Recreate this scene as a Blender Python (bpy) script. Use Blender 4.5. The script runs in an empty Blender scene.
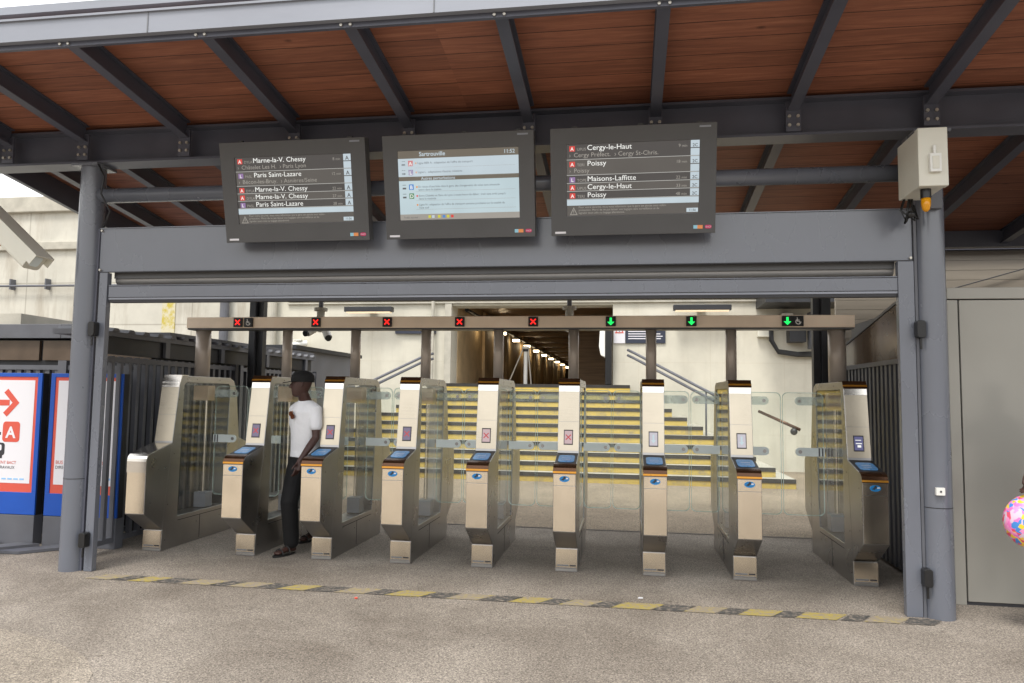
import bpy, bmesh, math, random
from mathutils import Vector, Matrix
from math import radians, sin, cos, pi, tan, atan2, sqrt
random.seed(7)
S = bpy.context.scene
COL = S.collection

# ------------------------------------------------------------------ camera
cam = bpy.data.cameras.new('camera'); co = bpy.data.objects.new('camera', cam); COL.objects.link(co)
R = Vector((0.98809159, 0.1532981, 0.01321779)); U = Vector((-0.00152076, -0.07617004, 0.99709368)); F = Vector((-0.15385937, 0.98523998, 0.07502985))
M = Matrix.Identity(4)
for i in range(3):
    M[i][0] = R[i]; M[i][1] = U[i]; M[i][2] = -F[i]
M[0][3], M[1][3], M[2][3] = 1.31721547, -6.79572778, 1.57568101
co.matrix_world = M
cam.sensor_width = 36; cam.lens = 734.0 / 1024 * 36; cam.clip_end = 500; cam.clip_start = 0.05
S.camera = co
S.render.resolution_x = 1024; S.render.resolution_y = 683

# ------------------------------------------------------------------ world, sun, exposure
SUN_EL, SUN_AZ = 62, 200          # degrees; azimuth of the sun measured clockwise from +Y
w = bpy.data.worlds.new('World'); S.world = w; w.use_nodes = True
nt = w.node_tree; nt.nodes.clear()
out = nt.nodes.new('ShaderNodeOutputWorld'); bg = nt.nodes.new('ShaderNodeBackground')
sky = nt.nodes.new('ShaderNodeTexSky'); sky.sky_type = 'NISHITA'; sky.sun_disc = False
sky.sun_elevation = radians(SUN_EL); sky.sun_rotation = radians(SUN_AZ)
sky.air_density = 1.0; sky.dust_density = 3.0; sky.ozone_density = 1.0
mx = nt.nodes.new('ShaderNodeMixRGB'); mx.inputs[0].default_value = 0.72; mx.inputs[2].default_value = (14.0, 14.2, 14.3, 1)
nt.links.new(sky.outputs[0], mx.inputs[1]); # added dark horizon band shapes steel reflections like unseen buildings; bright overcast above
tc_ = nt.nodes.new('ShaderNodeTexCoord'); sp_ = nt.nodes.new('ShaderNodeSeparateXYZ'); nt.links.new(tc_.outputs['Generated'], sp_.inputs[0])
gr_ = nt.nodes.new('ShaderNodeValToRGB'); gr_.color_ramp.elements[0].position = 0.0; gr_.color_ramp.elements[0].color = (0.34, 0.31, 0.27, 1)
gr_.color_ramp.elements[1].position = 0.75; gr_.color_ramp.elements[1].color = (1.0, 1.0, 1.0, 1); e_ = gr_.color_ramp.elements.new(0.13); e_.color = (0.40, 0.37, 0.33, 1); e_ = gr_.color_ramp.elements.new(0.22); e_.color = (1.0, 0.98, 0.95, 1)
nt.links.new(sp_.outputs[2], gr_.inputs[0])
ml_ = nt.nodes.new('ShaderNodeMixRGB'); ml_.blend_type = 'MULTIPLY'; ml_.inputs[0].default_value = 1
nt.links.new(mx.outputs[0], ml_.inputs[1]); nt.links.new(gr_.outputs[0], ml_.inputs[2]); nt.links.new(ml_.outputs[0], bg.inputs[0]); nt.links.new(bg.outputs[0], out.inputs[0])
bg.inputs[1].default_value = 0.1
sl = bpy.data.lights.new('sun', 'SUN'); sl.energy = 1.5; sl.angle = radians(14); sl.color = (1.0, 0.95, 0.87)
so = bpy.data.objects.new('sun', sl); COL.objects.link(so)
az = radians(SUN_AZ); el = radians(SUN_EL)
sd = Vector((sin(az) * cos(el), cos(az) * cos(el), sin(el)))
so.rotation_euler = sd.to_track_quat('Z', 'Y').to_euler(); so.location = (0, -20, 30)
S.view_settings.view_transform = 'Standard'; S.view_settings.look = 'None'; S.view_settings.gamma = 1; S.view_settings.use_curve_mapping = False
S.view_settings.exposure = 0.9
S.render.engine = 'CYCLES'
S.cycles.max_bounces = 10; S.cycles.transparent_max_bounces = 24; S.cycles.diffuse_bounces = 5; S.cycles.glossy_bounces = 4

# ------------------------------------------------------------------ materials
def srgb(r, g, b):
    f = lambda c: (c / 255 / 12.92) if c / 255 <= 0.04045 else ((c / 255 + 0.055) / 1.055) ** 2.4
    return (f(r), f(g), f(b), 1)
def base(name):
    m = bpy.data.materials.new(name); m.use_nodes = True; n = m.node_tree.nodes; l = m.node_tree.links
    return m, n, l, n['Principled BSDF']
def N(n, t, **kw):
    x = n.new(t)
    for k, v in kw.items(): setattr(x, k, v)
    return x
def mat(name, col, rough=0.5, metal=0.0, var=0.12, scale=6.0, stretch=(1, 1, 1), bump=0.0, bscale=60.0, world=True, dirt=0.0, dirtcol=(0.1, 0.09, 0.08, 1), emis=0, spec=None):
    """uneven plain surface: colour noise, roughness noise, optional bump and dirt patches"""
    m, n, l, p = base(name)
    if world: src = N(n, 'ShaderNodeNewGeometry').outputs['Position']
    else: src = N(n, 'ShaderNodeTexCoord').outputs['Object']
    mp = N(n, 'ShaderNodeMapping'); mp.inputs['Scale'].default_value = stretch; l.new(src, mp.inputs[0])
    no = N(n, 'ShaderNodeTexNoise'); no.inputs['Scale'].default_value = scale; no.inputs['Detail'].default_value = 6; l.new(mp.outputs[0], no.inputs[0])
    rp = N(n, 'ShaderNodeValToRGB'); rp.color_ramp.elements[0].position = 0.3; rp.color_ramp.elements[1].position = 0.7
    c = Vector(col[:3])
    rp.color_ramp.elements[0].color = (*(c * (1 - var)), 1); rp.color_ramp.elements[1].color = (*(c * (1 + var)), 1)
    l.new(no.outputs[0], rp.inputs[0]); last = rp.outputs[0]
    if dirt:
        n2 = N(n, 'ShaderNodeTexNoise'); n2.inputs['Scale'].default_value = scale * 0.35; n2.inputs['Detail'].default_value = 9; n2.inputs['Roughness'].default_value = 0.65; l.new(mp.outputs[0], n2.inputs[0])
        r2 = N(n, 'ShaderNodeValToRGB'); r2.color_ramp.elements[0].position = 0.42; r2.color_ramp.elements[1].position = 0.85
        r2.color_ramp.elements[1].color = (dirt, dirt, dirt, 1); l.new(n2.outputs[0], r2.inputs[0])
        mm = N(n, 'ShaderNodeMixRGB'); l.new(r2.outputs[0], mm.inputs[0]); l.new(last, mm.inputs[1]); mm.inputs[2].default_value = dirtcol; last = mm.outputs[0]
    l.new(last, p.inputs['Base Color'])
    mr = N(n, 'ShaderNodeMapRange'); l.new(no.outputs[0], mr.inputs[0]); mr.inputs[3].default_value = max(0.02, rough - 0.1); mr.inputs[4].default_value = min(1, rough + 0.1)
    l.new(mr.outputs[0], p.inputs['Roughness']); p.inputs['Metallic'].default_value = metal
    if spec is not None: p.inputs['Specular IOR Level'].default_value = spec
    if bump:
        nb = N(n, 'ShaderNodeTexNoise'); nb.inputs['Scale'].default_value = bscale; nb.inputs['Detail'].default_value = 4; l.new(mp.outputs[0], nb.inputs[0])
        b = N(n, 'ShaderNodeBump'); b.inputs['Strength'].default_value = bump; b.inputs['Distance'].default_value = 0.01; l.new(nb.outputs[0], b.inputs['Height']); l.new(b.outputs[0], p.inputs['Normal'])
    if emis:
        l.new(last, p.inputs['Emission Color']); p.inputs['Emission Strength'].default_value = emis
    return m
def plain(name, col, rough=0.5, metal=0, emis=0):
    m, n, l, p = base(name)
    src = N(n, 'ShaderNodeNewGeometry').outputs['Position']
    no = N(n, 'ShaderNodeTexNoise'); no.inputs['Scale'].default_value = 30; l.new(src, no.inputs[0])
    mr = N(n, 'ShaderNodeMapRange'); l.new(no.outputs[0], mr.inputs[0]); mr.inputs[3].default_value = max(0.02, rough - 0.06); mr.inputs[4].default_value = rough + 0.06
    l.new(mr.outputs[0], p.inputs['Roughness'])
    p.inputs['Base Color'].default_value = col; p.inputs['Metallic'].default_value = metal
    if emis: p.inputs['Emission Color'].default_value = col; p.inputs['Emission Strength'].default_value = emis
    return m
MT = {}
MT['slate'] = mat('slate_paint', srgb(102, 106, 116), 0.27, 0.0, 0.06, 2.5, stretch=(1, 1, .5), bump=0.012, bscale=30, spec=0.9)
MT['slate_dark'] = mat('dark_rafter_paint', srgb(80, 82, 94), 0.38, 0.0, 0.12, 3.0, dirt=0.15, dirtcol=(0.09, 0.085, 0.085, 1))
MT['fence'] = mat('fence_paint', srgb(92, 94, 101), 0.45, 0.0, 0.15, 3.0, dirt=0.3)
MT['fascia'] = mat('zinc_fascia', srgb(138, 142, 152), 0.5, 0.1, 0.10, 1.5, stretch=(0.6, 1, 3), dirt=0.25, dirtcol=(0.3, 0.3, 0.31, 1))
MT['box'] = mat('cabinet_white', srgb(215, 213, 200), 0.4, 0, 0.03, 4, dirt=0.15, dirtcol=(0.35, 0.33, 0.28, 1))
MT['white'] = mat('white_plastic', srgb(225, 225, 220), 0.35, 0, 0.03, 4)
MT['black'] = plain('black_plastic', (0.012, 0.012, 0.013, 1), 0.35)
MT['dark'] = mat('dark_metal', srgb(45, 46, 50), 0.45, 0.2, 0.2, 6)
MT['brown_glass'] = mat('smoked_panel', srgb(94, 80, 68), 0.15, 0, 0.2, 3)
MT['beam'] = mat('beige_beam', srgb(222, 198, 172), 0.45, 0.0, 0.05, 2, stretch=(0.4, 1, 6), dirt=0.12)
MT['pole'] = mat('bronze_pole', srgb(142, 128, 116), 0.3, 0.15, 0.08, 5, stretch=(1, 1, 0.2))
MT['bracket'] = mat('bracket_pale', srgb(228, 238, 238), 0.35, 0, 0.03, 5)
MT['mon'] = mat('monitor_grey', srgb(80, 80, 81), 0.45, 0, 0.05, 4)
MT['roller'] = mat('grille_slats', srgb(150, 148, 146), 0.35, 0.3, 0.06, 3)
MT['seal'] = plain('dark_seal', (0.03, 0.03, 0.035, 1), 0.6)
MT['bolt'] = plain('bolt_zinc', srgb(190, 185, 175), 0.35, 0.8)
MT['sunlens'] = plain('brown_lens', srgb(92, 48, 24), 0.12)
MT['amber'] = plain('amber_lens', srgb(220, 150, 20), 0.15)
MT['panelgrey'] = mat('grey_sheet', srgb(162, 160, 153), 0.22, 0.1, 0.05, 1.2, dirt=0.03, dirtcol=(0.45, 0.45, 0.42, 1))
MT['boards'] = mat('tan_boards', srgb(150, 142, 130), 0.7, 0, 0.12, 3, stretch=(0.3, 1, 4))
MT['bronze'] = mat('bronze_bezel', srgb(88, 62, 44), 0.25, 0.7, 0.1, 8)
MT['gold'] = plain('gold_stripe', srgb(200, 140, 50), 0.3, 0.6)
MT['pad'] = mat('blue_pad', srgb(90, 150, 205), 0.3, 0, 0.08, 50, world=False)
MT['bluebadge'] = plain('blue_badge', srgb(30, 125, 190), 0.3)
MT['whitep'] = plain('white_print', srgb(222, 221, 226), 0.4)
MT['greyp'] = plain('grey_print', srgb(110, 112, 116), 0.4)
MT['darkp'] = plain('dark_print', srgb(50, 50, 55), 0.4)
MT['redp'] = plain('red_print', srgb(208, 86, 70), 0.4)
MT['bluep'] = mat('blue_frame', srgb(18, 78, 172), 0.35, 0, 0.05, 4)
MT['ledred'] = plain('led_red', (1.0, 0.02, 0.015, 1), 0.4, emis=0.6)
MT['ledgreen'] = plain('led_green', (0.01, 0.75, 0.12, 1), 0.4, emis=0.75)
MT['ledwhite'] = plain('led_dim', (0.35, 0.33, 0.3, 1), 0.4, emis=0.25)
MT['lamp'] = plain('warm_lamp', (1.0, 0.78, 0.48, 1), 0.4, emis=8)
MT['lampdim'] = plain('warm_lamp_low', (1.0, 0.8, 0.55, 1), 0.4, emis=0.25)
MT['skin'] = mat('dark_skin', srgb(66, 42, 36), 0.5, 0, 0.08, 12)
MT['shirt'] = mat('white_cotton', srgb(226, 227, 231), 0.85, 0, 0.03, 8, bump=1.0, bscale=14)
MT['trousers'] = mat('black_cloth', srgb(14, 14, 16), 0.85, 0, 0.15, 8, bump=0.3, bscale=9)
MT['navy'] = mat('navy_cloth', srgb(45, 50, 70), 0.85, 0, 0.15, 8)
MT['yellow_tag'] = plain('yellow', srgb(235, 200, 30), 0.5)
MT['conc_trim'] = mat('concrete_trim', srgb(176, 172, 160), 0.85, 0, 0.15, 4, bump=0.3)
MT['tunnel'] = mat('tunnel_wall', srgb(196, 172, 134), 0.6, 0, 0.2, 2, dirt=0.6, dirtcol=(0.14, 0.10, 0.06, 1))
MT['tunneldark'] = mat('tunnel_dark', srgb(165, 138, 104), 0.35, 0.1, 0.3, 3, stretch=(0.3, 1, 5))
MT['sign_navy'] = plain('navy_sign', srgb(45, 50, 66), 0.4)
MT['lightblue'] = plain('glowing_blue_print', srgb(130, 175, 215), 0.4, emis=0.15)  # print with a faint glow of its own added

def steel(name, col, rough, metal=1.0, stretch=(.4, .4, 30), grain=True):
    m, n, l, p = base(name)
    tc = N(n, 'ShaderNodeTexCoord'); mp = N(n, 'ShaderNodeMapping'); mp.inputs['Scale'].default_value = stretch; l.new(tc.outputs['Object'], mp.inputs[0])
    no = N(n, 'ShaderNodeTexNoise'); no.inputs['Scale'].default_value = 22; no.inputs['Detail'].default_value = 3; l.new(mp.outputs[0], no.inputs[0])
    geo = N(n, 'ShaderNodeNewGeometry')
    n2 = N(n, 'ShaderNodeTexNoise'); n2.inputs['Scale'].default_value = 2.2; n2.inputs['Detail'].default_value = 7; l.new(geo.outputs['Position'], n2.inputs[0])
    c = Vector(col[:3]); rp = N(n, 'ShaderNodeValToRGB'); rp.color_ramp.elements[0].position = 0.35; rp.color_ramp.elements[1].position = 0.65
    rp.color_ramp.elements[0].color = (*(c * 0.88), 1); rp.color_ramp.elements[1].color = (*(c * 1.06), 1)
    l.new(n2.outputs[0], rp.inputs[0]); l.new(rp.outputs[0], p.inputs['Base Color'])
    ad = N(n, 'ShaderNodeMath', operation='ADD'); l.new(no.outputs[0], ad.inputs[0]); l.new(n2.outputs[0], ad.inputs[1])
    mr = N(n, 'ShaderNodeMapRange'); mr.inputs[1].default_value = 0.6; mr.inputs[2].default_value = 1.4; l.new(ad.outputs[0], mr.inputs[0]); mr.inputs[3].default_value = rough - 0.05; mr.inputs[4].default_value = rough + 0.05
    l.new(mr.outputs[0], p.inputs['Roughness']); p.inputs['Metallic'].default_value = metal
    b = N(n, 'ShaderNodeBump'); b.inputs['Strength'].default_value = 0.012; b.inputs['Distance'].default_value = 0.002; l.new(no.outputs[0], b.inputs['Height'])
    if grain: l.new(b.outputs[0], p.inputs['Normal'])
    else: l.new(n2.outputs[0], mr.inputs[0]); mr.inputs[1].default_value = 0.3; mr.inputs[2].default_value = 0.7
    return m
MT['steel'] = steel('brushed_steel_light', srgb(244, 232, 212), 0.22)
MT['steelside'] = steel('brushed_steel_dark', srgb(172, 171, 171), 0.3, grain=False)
MT['steeltower'] = steel('brushed_steel_tower', srgb(196, 186, 168), 0.3)  # same steel tinted darker so its sky reflection comes out less white
MT['beam'] = steel('beige_beam_metal', srgb(252, 232, 208), 0.36, 0.0, stretch=(1, 1, 30))
MT['motor'] = mat('motor_cover', srgb(205, 178, 150), 0.5)
MT['pole'] = steel('pole_metal', srgb(186, 174, 162), 0.34, 0.15, stretch=(20, 20, 1))
MT['steelbright'] = steel('polished_steel', srgb(235, 230, 222), 0.2)

def glass(name, tint, gl=0.10, col=(0.9, 0.95, 0.94, 1), milky=0.05):
    m = bpy.data.materials.new(name); m.use_nodes = True; n = m.node_tree.nodes; l = m.node_tree.links; n.clear()
    o = N(n, 'ShaderNodeOutputMaterial'); t = N(n, 'ShaderNodeBsdfTransparent'); t.inputs[0].default_value = tint
    g = N(n, 'ShaderNodeBsdfGlossy'); g.inputs['Roughness'].default_value = 0.04; g.inputs[0].default_value = (0.95, 0.97, 0.97, 1)
    d = N(n, 'ShaderNodeBsdfDiffuse'); d.inputs[0].default_value = col
    no = N(n, 'ShaderNodeTexNoise'); no.inputs['Scale'].default_value = 5; no.inputs['Detail'].default_value = 6
    ge = N(n, 'ShaderNodeNewGeometry'); l.new(ge.outputs['Position'], no.inputs[0])
    mr = N(n, 'ShaderNodeMapRange'); mr.inputs[1].default_value = 0.35; mr.inputs[2].default_value = 0.7; mr.inputs[3].default_value = milky * 0.5; mr.inputs[4].default_value = milky * 1.6; l.new(no.outputs[0], mr.inputs[0])
    m1 = N(n, 'ShaderNodeMixShader'); l.new(mr.outputs[0], m1.inputs[0]); l.new(t.outputs[0], m1.inputs[1]); l.new(d.outputs[0], m1.inputs[2])
    lw = N(n, 'ShaderNodeLayerWeight'); lw.inputs[0].default_value = 0.5
    fr = N(n, 'ShaderNodeMath', operation='POWER'); l.new(lw.outputs['Facing'], fr.inputs[0]); fr.inputs[1].default_value = 5.0
    mu = N(n, 'ShaderNodeMath', operation='MULTIPLY_ADD'); l.new(fr.outputs[0], mu.inputs[0]); mu.inputs[1].default_value = 0.9; mu.inputs[2].default_value = 0.03 + gl * 0.1
    m2 = N(n, 'ShaderNodeMixShader'); l.new(mu.outputs[0], m2.inputs[0]); l.new(m1.outputs[0], m2.inputs[1]); l.new(g.outputs[0], m2.inputs[2])
    l.new(m2.outputs[0], o.inputs[0]); return m
MT['glass'] = glass('clear_door_glass', (0.96, 0.98, 0.965, 1), 0.1, milky=0.025)
MT['glassedge'] = glass('glass_edge', (0.7, 0.85, 0.8, 1), 0.3, col=(0.8, 0.93, 0.9, 1), milky=0.5)
MT['bracketclear'] = glass('clear_bracket', (0.85, 0.9, 0.9, 1), 0.2, col=(0.85, 0.92, 0.92, 1), milky=0.28)
MT['cabglass'] = glass('cabinet_glass', (0.95, 0.962, 0.945, 1), 0.15, col=(0.6, 0.65, 0.6, 1), milky=0.008)

def ground_mat(name, c1, c2, spk=170, stain=0.5, warm=True):
    m, n, l, p = base(name)
    pos = N(n, 'ShaderNodeNewGeometry').outputs['Position']
    v = N(n, 'ShaderNodeTexVoronoi'); v.inputs['Scale'].default_value = spk * 0.45; l.new(pos, v.inputs[0])
    a = N(n, 'ShaderNodeTexNoise'); a.inputs['Scale'].default_value = spk * 0.22; a.inputs['Detail'].default_value = 7; a.inputs['Roughness'].default_value = 0.75; l.new(pos, a.inputs[0])
    rp = N(n, 'ShaderNodeValToRGB'); rp.color_ramp.elements[0].position = 0.36; rp.color_ramp.elements[1].position = 0.64; rp.color_ramp.elements[0].color = c1; rp.color_ramp.elements[1].color = c2
    l.new(a.outputs[0], rp.inputs[0])
    sep = N(n, 'ShaderNodeSeparateColor'); l.new(v.outputs['Color'], sep.inputs[0])
    gr = N(n, 'ShaderNodeMapRange'); l.new(sep.outputs[0], gr.inputs[0]); gr.inputs[3].default_value = 0.5; gr.inputs[4].default_value = 1.6
    mg = N(n, 'ShaderNodeMixRGB', blend_type='MULTIPLY'); mg.inputs[0].default_value = 1; l.new(rp.outputs[0], mg.inputs[1]); l.new(gr.outputs[0], mg.inputs[2])
    b = N(n, 'ShaderNodeTexNoise'); b.inputs['Scale'].default_value = 0.8; b.inputs['Detail'].default_value = 9; b.inputs['Roughness'].default_value = 0.62; b.inputs['Distortion'].default_value = 0.6; l.new(pos, b.inputs[0])
    r2 = N(n, 'ShaderNodeValToRGB'); r2.color_ramp.elements[0].position = 0.3; r2.color_ramp.elements[1].position = 0.68
    r2.color_ramp.elements[0].color = (0.54, 0.50, 0.46, 1); r2.color_ramp.elements[1].color = (1.08, 1.05, 1.02, 1); l.new(b.outputs[0], r2.inputs[0])
    mm = N(n, 'ShaderNodeMixRGB', blend_type='MULTIPLY'); mm.inputs[0].default_value = stain; l.new(mg.outputs[0], mm.inputs[1]); l.new(r2.outputs[0], mm.inputs[2])
    # small dark gum spots
    vs = N(n, 'ShaderNodeTexVoronoi'); vs.inputs['Scale'].default_value = 2.6; l.new(pos, vs.inputs[0])
    lt = N(n, 'ShaderNodeMath', operation='LESS_THAN'); l.new(vs.outputs['Distance'], lt.inputs[0]); lt.inputs[1].default_value = 0.045
    ms = N(n, 'ShaderNodeMixRGB', blend_type='MULTIPLY'); l.new(lt.outputs[0], ms.inputs[0]); l.new(mm.outputs[0], ms.inputs[1]); ms.inputs[2].default_value = (0.6, 0.58, 0.56, 1)
    l.new(ms.outputs[0], p.inputs['Base Color']); p.inputs['Roughness'].default_value = 0.85
    bu = N(n, 'ShaderNodeBump'); bu.inputs['Strength'].default_value = 0.45; bu.inputs['Distance'].default_value = 0.006; l.new(sep.outputs[1], bu.inputs['Height']); l.new(bu.outputs[0], p.inputs['Normal'])
    return m
MT['ground'] = ground_mat('aggregate_paving', srgb(104, 99, 93), srgb(160, 153, 144), 340, 1.0)
MT['apron'] = ground_mat('pale_paving', srgb(114, 108, 100), srgb(166, 158, 146), 360, 0.9)
MT['rearfloor'] = ground_mat('concrete_floor', srgb(128, 116, 100), srgb(154, 142, 124), 260, 0.7)

def worn_paint(name, col, under, cover=0.5, scale=14):
    m, n, l, p = base(name)
    pos = N(n, 'ShaderNodeNewGeometry').outputs['Position']
    a = N(n, 'ShaderNodeTexNoise'); a.inputs['Scale'].default_value = scale; a.inputs['Detail'].default_value = 10; a.inputs['Roughness'].default_value = 0.75; l.new(pos, a.inputs[0])
    rp = N(n, 'ShaderNodeValToRGB'); rp.color_ramp.elements[0].position = cover - 0.07; rp.color_ramp.elements[1].position = cover + 0.07
    rp.color_ramp.elements[0].color = under; rp.color_ramp.elements[1].color = col; l.new(a.outputs[0], rp.inputs[0]); l.new(rp.outputs[0], p.inputs['Base Color'])
    p.inputs['Roughness'].default_value = 0.75; return m
UNDER = srgb(136, 126, 114)
MT['stripe_y'] = worn_paint('worn_yellow_marking', srgb(158, 142, 68), UNDER, 0.48, 26)
MT['stripe_y2'] = worn_paint('faded_yellow_marking', srgb(158, 144, 84), UNDER, 0.55, 26)
MT['stripe_d'] = worn_paint('worn_dark_marking', srgb(66, 65, 64), UNDER, 0.45, 26)
MT['riser'] = worn_paint('yellow_riser', srgb(198, 172, 88), srgb(158, 142, 104), 0.43, 5)
MT['nosing'] = mat('dark_nosing', srgb(46, 43, 40), 0.7, 0, 0.3, 5)

def wall_mat(name, c, stains=0.5, joints=None, streak=(0.32, 0.28, 0.22, 1), jdark=0.72):
    m, n, l, p = base(name)
    pos = N(n, 'ShaderNodeNewGeometry').outputs['Position']
    a = N(n, 'ShaderNodeTexNoise'); a.inputs['Scale'].default_value = 1.3; a.inputs['Detail'].default_value = 10; a.inputs['Roughness'].default_value = 0.6; l.new(pos, a.inputs[0])
    rp = N(n, 'ShaderNodeValToRGB'); rp.color_ramp.elements[0].position = 0.3; rp.color_ramp.elements[1].position = 0.65; cc = Vector(c[:3])
    rp.color_ramp.elements[0].color = (*(cc * 0.86), 1); rp.color_ramp.elements[1].color = (*(cc * 1.04), 1); l.new(a.outputs[0], rp.inputs[0]); last = rp.outputs[0]
    mp = N(n, 'ShaderNodeMapping'); mp.inputs['Scale'].default_value = (1.6, 1, 0.22); l.new(pos, mp.inputs[0])
    s = N(n, 'ShaderNodeTexNoise'); s.inputs['Scale'].default_value = 1.6; s.inputs['Detail'].default_value = 10; s.inputs['Roughness'].default_value = 0.68; l.new(mp.outputs[0], s.inputs[0])
    r2 = N(n, 'ShaderNodeValToRGB'); r2.color_ramp.elements[0].position = 0.5; r2.color_ramp.elements[1].position = 0.78; r2.color_ramp.elements[1].color = (stains, stains, stains, 1); l.new(s.outputs[0], r2.inputs[0])
    mm = N(n, 'ShaderNodeMixRGB'); l.new(r2.outputs[0], mm.inputs[0]); l.new(last, mm.inputs[1]); mm.inputs[2].default_value = streak; last = mm.outputs[0]
    if joints:
        mp2 = N(n, 'ShaderNodeMapping'); mp2.inputs['Rotation'].default_value = (radians(90), 0, 0); l.new(pos, mp2.inputs[0])
        br = N(n, 'ShaderNodeTexBrick'); br.offset = 0; br.inputs['Color1'].default_value = (1, 1, 1, 1); br.inputs['Color2'].default_value = (0.97, 0.97, 0.96, 1); br.inputs['Mortar'].default_value = (jdark, jdark * .98, jdark * .95, 1)
        br.inputs['Scale'].default_value = 1; br.inputs['Mortar Size'].default_value = joints[2]; br.inputs['Brick Width'].default_value = joints[0]; br.inputs['Row Height'].default_value = joints[1]; l.new(mp2.outputs[0], br.inputs[0])
        mj = N(n, 'ShaderNodeMixRGB', blend_type='MULTIPLY'); mj.inputs[0].default_value = 1; l.new(last, mj.inputs[1]); l.new(br.outputs[0], mj.inputs[2]); last = mj.outputs[0]
    l.new(last, p.inputs['Base Color']); p.inputs['Roughness'].default_value = 0.85
    b = N(n, 'ShaderNodeBump'); b.inputs['Strength'].default_value = 0.25; b.inputs['Distance'].default_value = 0.02; l.new(a.outputs[0], b.inputs['Height']); l.new(b.outputs[0], p.inputs['Normal'])
    return m
MT['cream'] = wall_mat('cream_painted_wall', srgb(204, 200, 186), 0.3, (1.6, 0.8, 0.008), jdark=0.93)
MT['concrete'] = wall_mat('raw_concrete_wall', srgb(196, 193, 182), 0.95, (2.4, 1.1, 0.018))
MT['yellowband'] = worn_paint('yellow_wall_band', srgb(182, 166, 72), srgb(196, 190, 165), 0.5, 5)

def wood_mat():
    m, n, l, p = base('stained_wood_planks')
    pos = N(n, 'ShaderNodeNewGeometry').outputs['Position']
    sx = N(n, 'ShaderNodeSeparateXYZ'); l.new(pos, sx.inputs[0])
    d = N(n, 'ShaderNodeMath', operation='DIVIDE'); l.new(sx.outputs[1], d.inputs[0]); d.inputs[1].default_value = 0.19
    fr = N(n, 'ShaderNodeMath', operation='FRACT'); l.new(d.outputs[0], fr.inputs[0])
    fl = N(n, 'ShaderNodeMath', operation='FLOOR'); l.new(d.outputs[0], fl.inputs[0])
    lt = N(n, 'ShaderNodeMath', operation='LESS_THAN'); l.new(fr.outputs[0], lt.inputs[0]); lt.inputs[1].default_value = 0.038
    dx = N(n, 'ShaderNodeMath', operation='DIVIDE'); l.new(sx.outputs[0], dx.inputs[0]); dx.inputs[1].default_value = 40
    fx = N(n, 'ShaderNodeMath', operation='FLOOR'); l.new(dx.outputs[0], fx.inputs[0])
    cb = N(n, 'ShaderNodeCombineXYZ'); l.new(fl.outputs[0], cb.inputs[0]); l.new(fx.outputs[0], cb.inputs[1])
    wn = N(n, 'ShaderNodeTexWhiteNoise'); l.new(cb.outputs[0], wn.inputs[0])
    mp = N(n, 'ShaderNodeMapping'); mp.inputs['Scale'].default_value = (0.9, 14, 1); l.new(pos, mp.inputs[0])
    ad = N(n, 'ShaderNodeVectorMath', operation='ADD'); l.new(mp.outputs[0], ad.inputs[0]); l.new(wn.outputs['Color'], ad.inputs[1])
    g = N(n, 'ShaderNodeTexNoise'); g.inputs['Scale'].default_value = 2.2; g.inputs['Detail'].default_value = 9; g.inputs['Roughness'].default_value = 0.65; g.inputs['Distortion'].default_value = 0.8; l.new(ad.outputs[0], g.inputs[0])
    rp = N(n, 'ShaderNodeValToRGB'); e = rp.color_ramp.elements; e[0].position = 0.28; e[0].color = srgb(124, 78, 60); e[1].position = 0.75; e[1].color = srgb(176, 118, 90)
    e2 = rp.color_ramp.elements.new(0.5); e2.color = srgb(148, 93, 70)
    l.new(g.outputs[0], rp.inputs[0])
    mr = N(n, 'ShaderNodeMapRange'); l.new(wn.outputs['Value'], mr.inputs[0]); mr.inputs[3].default_value = 0.82; mr.inputs[4].default_value = 1.1
    m1 = N(n, 'ShaderNodeMixRGB', blend_type='MULTIPLY'); m1.inputs[0].default_value = 1; l.new(rp.outputs[0], m1.inputs[1]); l.new(mr.outputs[0], m1.inputs[2])
    kn = N(n, 'ShaderNodeTexVoronoi'); kn.inputs['Scale'].default_value = 1.7; mk = N(n, 'ShaderNodeMapping'); mk.inputs['Scale'].default_value = (1, 1.8, 1); l.new(pos, mk.inputs[0]); l.new(mk.outputs[0], kn.inputs[0])
    kl = N(n, 'ShaderNodeMapRange'); l.new(kn.outputs['Distance'], kl.inputs[0]); kl.inputs[1].default_value = 0.02; kl.inputs[2].default_value = 0.07; kl.inputs[3].default_value = 0.45; kl.inputs[4].default_value = 1
    m3 = N(n, 'ShaderNodeMixRGB', blend_type='MULTIPLY'); m3.inputs[0].default_value = 1; l.new(m1.outputs[0], m3.inputs[1]); l.new(kl.outputs[0], m3.inputs[2])
    m2 = N(n, 'ShaderNodeMixRGB'); l.new(lt.outputs[0], m2.inputs[0]); l.new(m3.outputs[0], m2.inputs[1]); m2.inputs[2].default_value = srgb(58, 34, 26)
    l.new(m2.outputs[0], p.inputs['Base Color']); p.inputs['Roughness'].default_value = 0.6
    return m
MT['wood'] = wood_mat()
def screen_mat(name, col, emis):
    m, n, l, p = base(name); p.inputs['Base Color'].default_value = (0.02, 0.02, 0.02, 1); p.inputs['Roughness'].default_value = 0.18
    tc = N(n, 'ShaderNodeTexCoord'); no = N(n, 'ShaderNodeTexNoise'); no.inputs['Scale'].default_value = 3; l.new(tc.outputs['Object'], no.inputs[0])
    mr = N(n, 'ShaderNodeMapRange'); l.new(no.outputs[0], mr.inputs[0]); mr.inputs[3].default_value = emis * 0.85; mr.inputs[4].default_value = emis * 1.15
    p.inputs['Emission Color'].default_value = col; l.new(mr.outputs[0], p.inputs['Emission Strength']); return m
E1 = 0.47
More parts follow.
